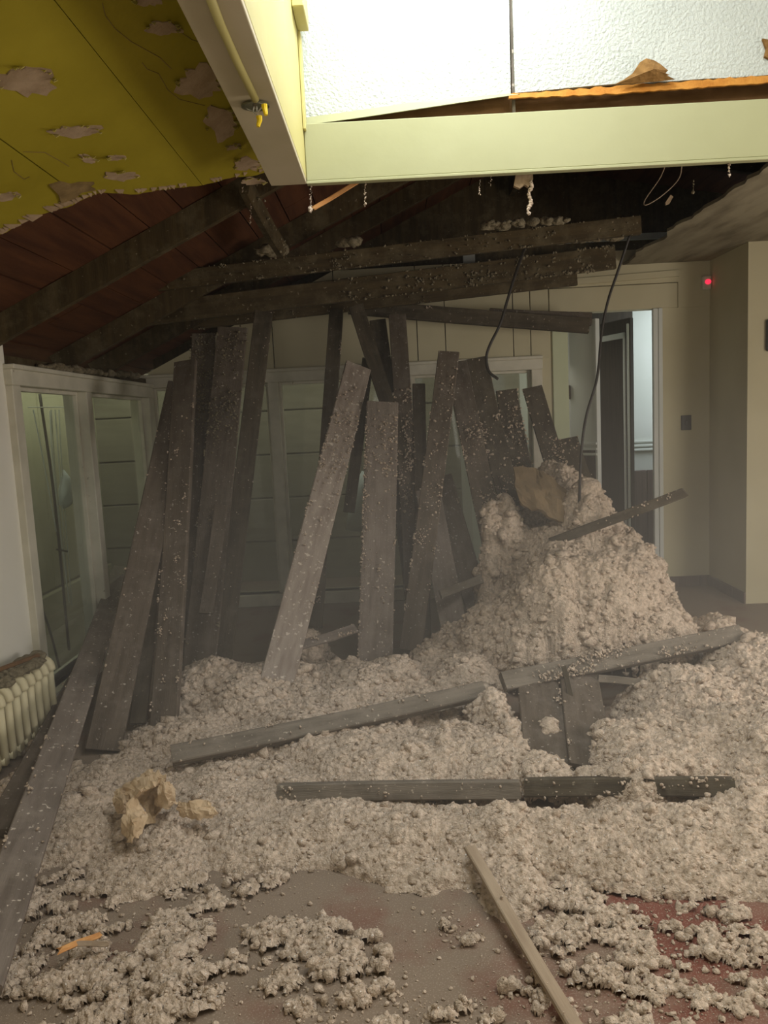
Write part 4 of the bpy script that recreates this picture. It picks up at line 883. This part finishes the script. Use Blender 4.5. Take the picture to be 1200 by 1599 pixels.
# cords, pole and cloth behind the left window
px0 = XL - .35
def cordset(name, pts, r, label, material='white_cord', cat='cord'):
    return wire(name, pts, r, label, material, cat)
for i, (a, b_, c_) in enumerate((((52, 640), (68, 720), (88, 830)), ((80, 640), (86, 735), (98, 860)), ((86, 640), (93, 735), (104, 900)), ((92, 640), (97, 735), (112, 945)), ((78, 642), (84, 740), (108, 940)))):
    cordset('blind_cord', [atX(*a, px0), atX(*b_, px0), atX(*c_, px0)], .0045, ('leftmost thin white cord behind the left window', 'second white cord behind the left window', 'middle white cord behind the left window', 'rightmost white cord behind the left window', 'white cord crossing the others behind the left window')[i])
cordset('pole', [atX(62, 615, px0 - .05), atX(85, 780, px0 - .05), atX(108, 1015, px0 - .05)], .010, 'dark thin pole standing behind the left window', 'cord', 'pole')
pz = atX(78, 985, px0 + .1)
cordset('pole', [atX(38, 835, px0 + .1), atX(56, 920, px0 + .1), pz, Vector((pz.x, pz.y + .1, -.04))], .008, 'short dark rod leaning low behind the left window', 'cord', 'pole')
o = MB().tube([atX(44, 636, px0), atX(104, 636, px0)], .004, 6).build('curtain_rail', 'white_cord'); tag(o, 'thin rail holding the white cords behind the left window', 'rail')
o = MB().tube([atX(89, 858, px0 + .02), atX(105, 861, px0 + .02)], .008, 6).build('latch', 'cord'); tag(o, 'small dark latch bar across the pole behind the left window', 'latch')
def cloth_obj(name, outline, plane, off, label, hang=False):
    P = [plane(x, y) for x, y in outline]; c = sum(P, Vector()) / len(P); n_ = len(P)
    m_ = MB(); off = Vector(off)
    ring2 = [p.lerp(c, .5) + off * (1 if i % 2 else .3) for i, p in enumerate(P)]
    m_.add(P + ring2 + [c + off * .6], [(i, (i+1) % n_, n_ + (i+1) % n_, n_ + i) for i in range(n_)] + [(n_ + i, n_ + (i+1) % n_, 2 * n_) for i in range(n_)])
    if hang: tag(MB().tube([P[0] - Vector((0, 0, .02)), Vector((P[0].x, P[0].y, 3.0))], .003, 5).build('hanging_line', 'cord'), 'line holding up the ' + label, 'line')
    o = m_.build(name, 'cloth', smooth=True); so = o.modifiers.new('thickness', 'SOLIDIFY'); so.thickness = .006
    tag(o, label, 'cloth'); return o
cloth_obj('hanging_cloth', [(100, 733), (105, 740), (112, 757), (120, 775), (110, 790), (100, 795), (93, 788), (92, 765), (96, 745)], lambda x, y: atX(x, y, px0), (.05, 0, 0), 'pale blue cloth hung among white cords behind the left window')
cloth_obj('hanging_cloth', [(566, 735), (572, 738), (574, 760), (576, 790), (570, 812), (564, 830), (550, 829), (540, 826), (546, 790), (556, 755)], lambda x, y: atY(x, y, 7.0), (0, -.06, 0), 'pale cloth hanging outside the back window between two planks', True)
o = MB().prism([atY(x, y, 7.58) for x, y in ((568, 640), (576, 632), (578, 668), (568, 672))], (0, .02, 0)).build('sky_glint', 'cloth'); tag(o, 'painted-in pale blue card seen outside high between two planks', 'glint')  # pale shape stands in for a glint of sky through the gap
cloth_obj('hanging_cloth', [(240, 650), (247, 655), (252, 690), (254, 725), (249, 740), (246, 720), (242, 690)], lambda x, y: atY(x, y, 7.0), (0, -.04, 0), 'narrow pale strip of cloth outside the corner pane at left', True)
# switch, sensor, intercom
sw = empty('light_switch', atY(1072, 660, YB - .004)); tag(sw, 'dark light switch plate on the wall right of the doorway', 'switch')
MB().box((-.042, -.010, -.062), (.042, 0.002, .062), .003).build('switch_plate', 'dark_plastic', sw); MB().box((-.012, -.017, -.02), (.012, -.009, .02), .003).build('rocker', 'dark_plastic', sw)
se = empty('motion_sensor', atY(1104, 441, YB - .02)); tag(se, 'small corner sensor with a glowing red light', 'sensor')
MB().box((-.045, -.035, -.06), (.028, .012, .05), .008).build('sensor_body', 'plastic_white', se)
V, Fc = ico(2); lk = mesh_np('indicator_light', V * .024 * np.array([1.1, .5, .9]) + np.array([-.002, -.036, .0]), Fc); link('indicator_light', lk, 'red_led', se)
ip = empty('wall_box', atY(1200, 523, YR - .002)); tag(ip, 'dark wall box at the right frame edge', 'box')
MB().box((-.02, -.03, -.12), (.12, .0, .11), .008).build('housing', 'dark_plastic', ip); MB().box((.0, -.036, -.09), (.1, -.028, .0), .004).build('cover', 'metal_box', ip)
struct('baseboard_right', MB().box((xd1 + .01, YB - .02, 0), (XR, YB, .09), .004).box((XR - .015, YR, 0), (XR, YB - .02, .09), .004), 'wainscot')

# ------------------------------------------------------------------ dust haze in the room
hz = MB().box((XL + .01, 1.9, .005), (XR - .01, YB - .12, 2.2)).build('dust_haze', None)
hm = bpy.data.materials.new('dust_haze'); hm.use_nodes = True; nt = hm.node_tree; nt.nodes.remove(nt.nodes['Principled BSDF'])
vs = nt.nodes.new('ShaderNodeVolumeScatter'); vs.inputs['Color'].default_value = (0.93, 0.86, 0.76, 1); vs.inputs['Anisotropy'].default_value = 0.0
tc = nt.nodes.new('ShaderNodeTexCoord'); sx = nt.nodes.new('ShaderNodeSeparateXYZ'); nt.links.new(tc.outputs['Object'], sx.inputs[0])
mr = nt.nodes.new('ShaderNodeMapRange'); mr.interpolation_type = 'SMOOTHSTEP'; mr.inputs[1].default_value = 2.1; mr.inputs[2].default_value = 0.5; mr.inputs[3].default_value = 0.004; mr.inputs[4].default_value = 0.075
nt.links.new(sx.outputs['Z'], mr.inputs[0]); nt.links.new(mr.outputs[0], vs.inputs['Density'])
nt.links.new(vs.outputs[0], nt.nodes['Material Output'].inputs['Volume']); hz.data.materials.append(hm)
tag(hz, 'thin pale dust hanging in the air over the heap', 'haze', kind='stuff')
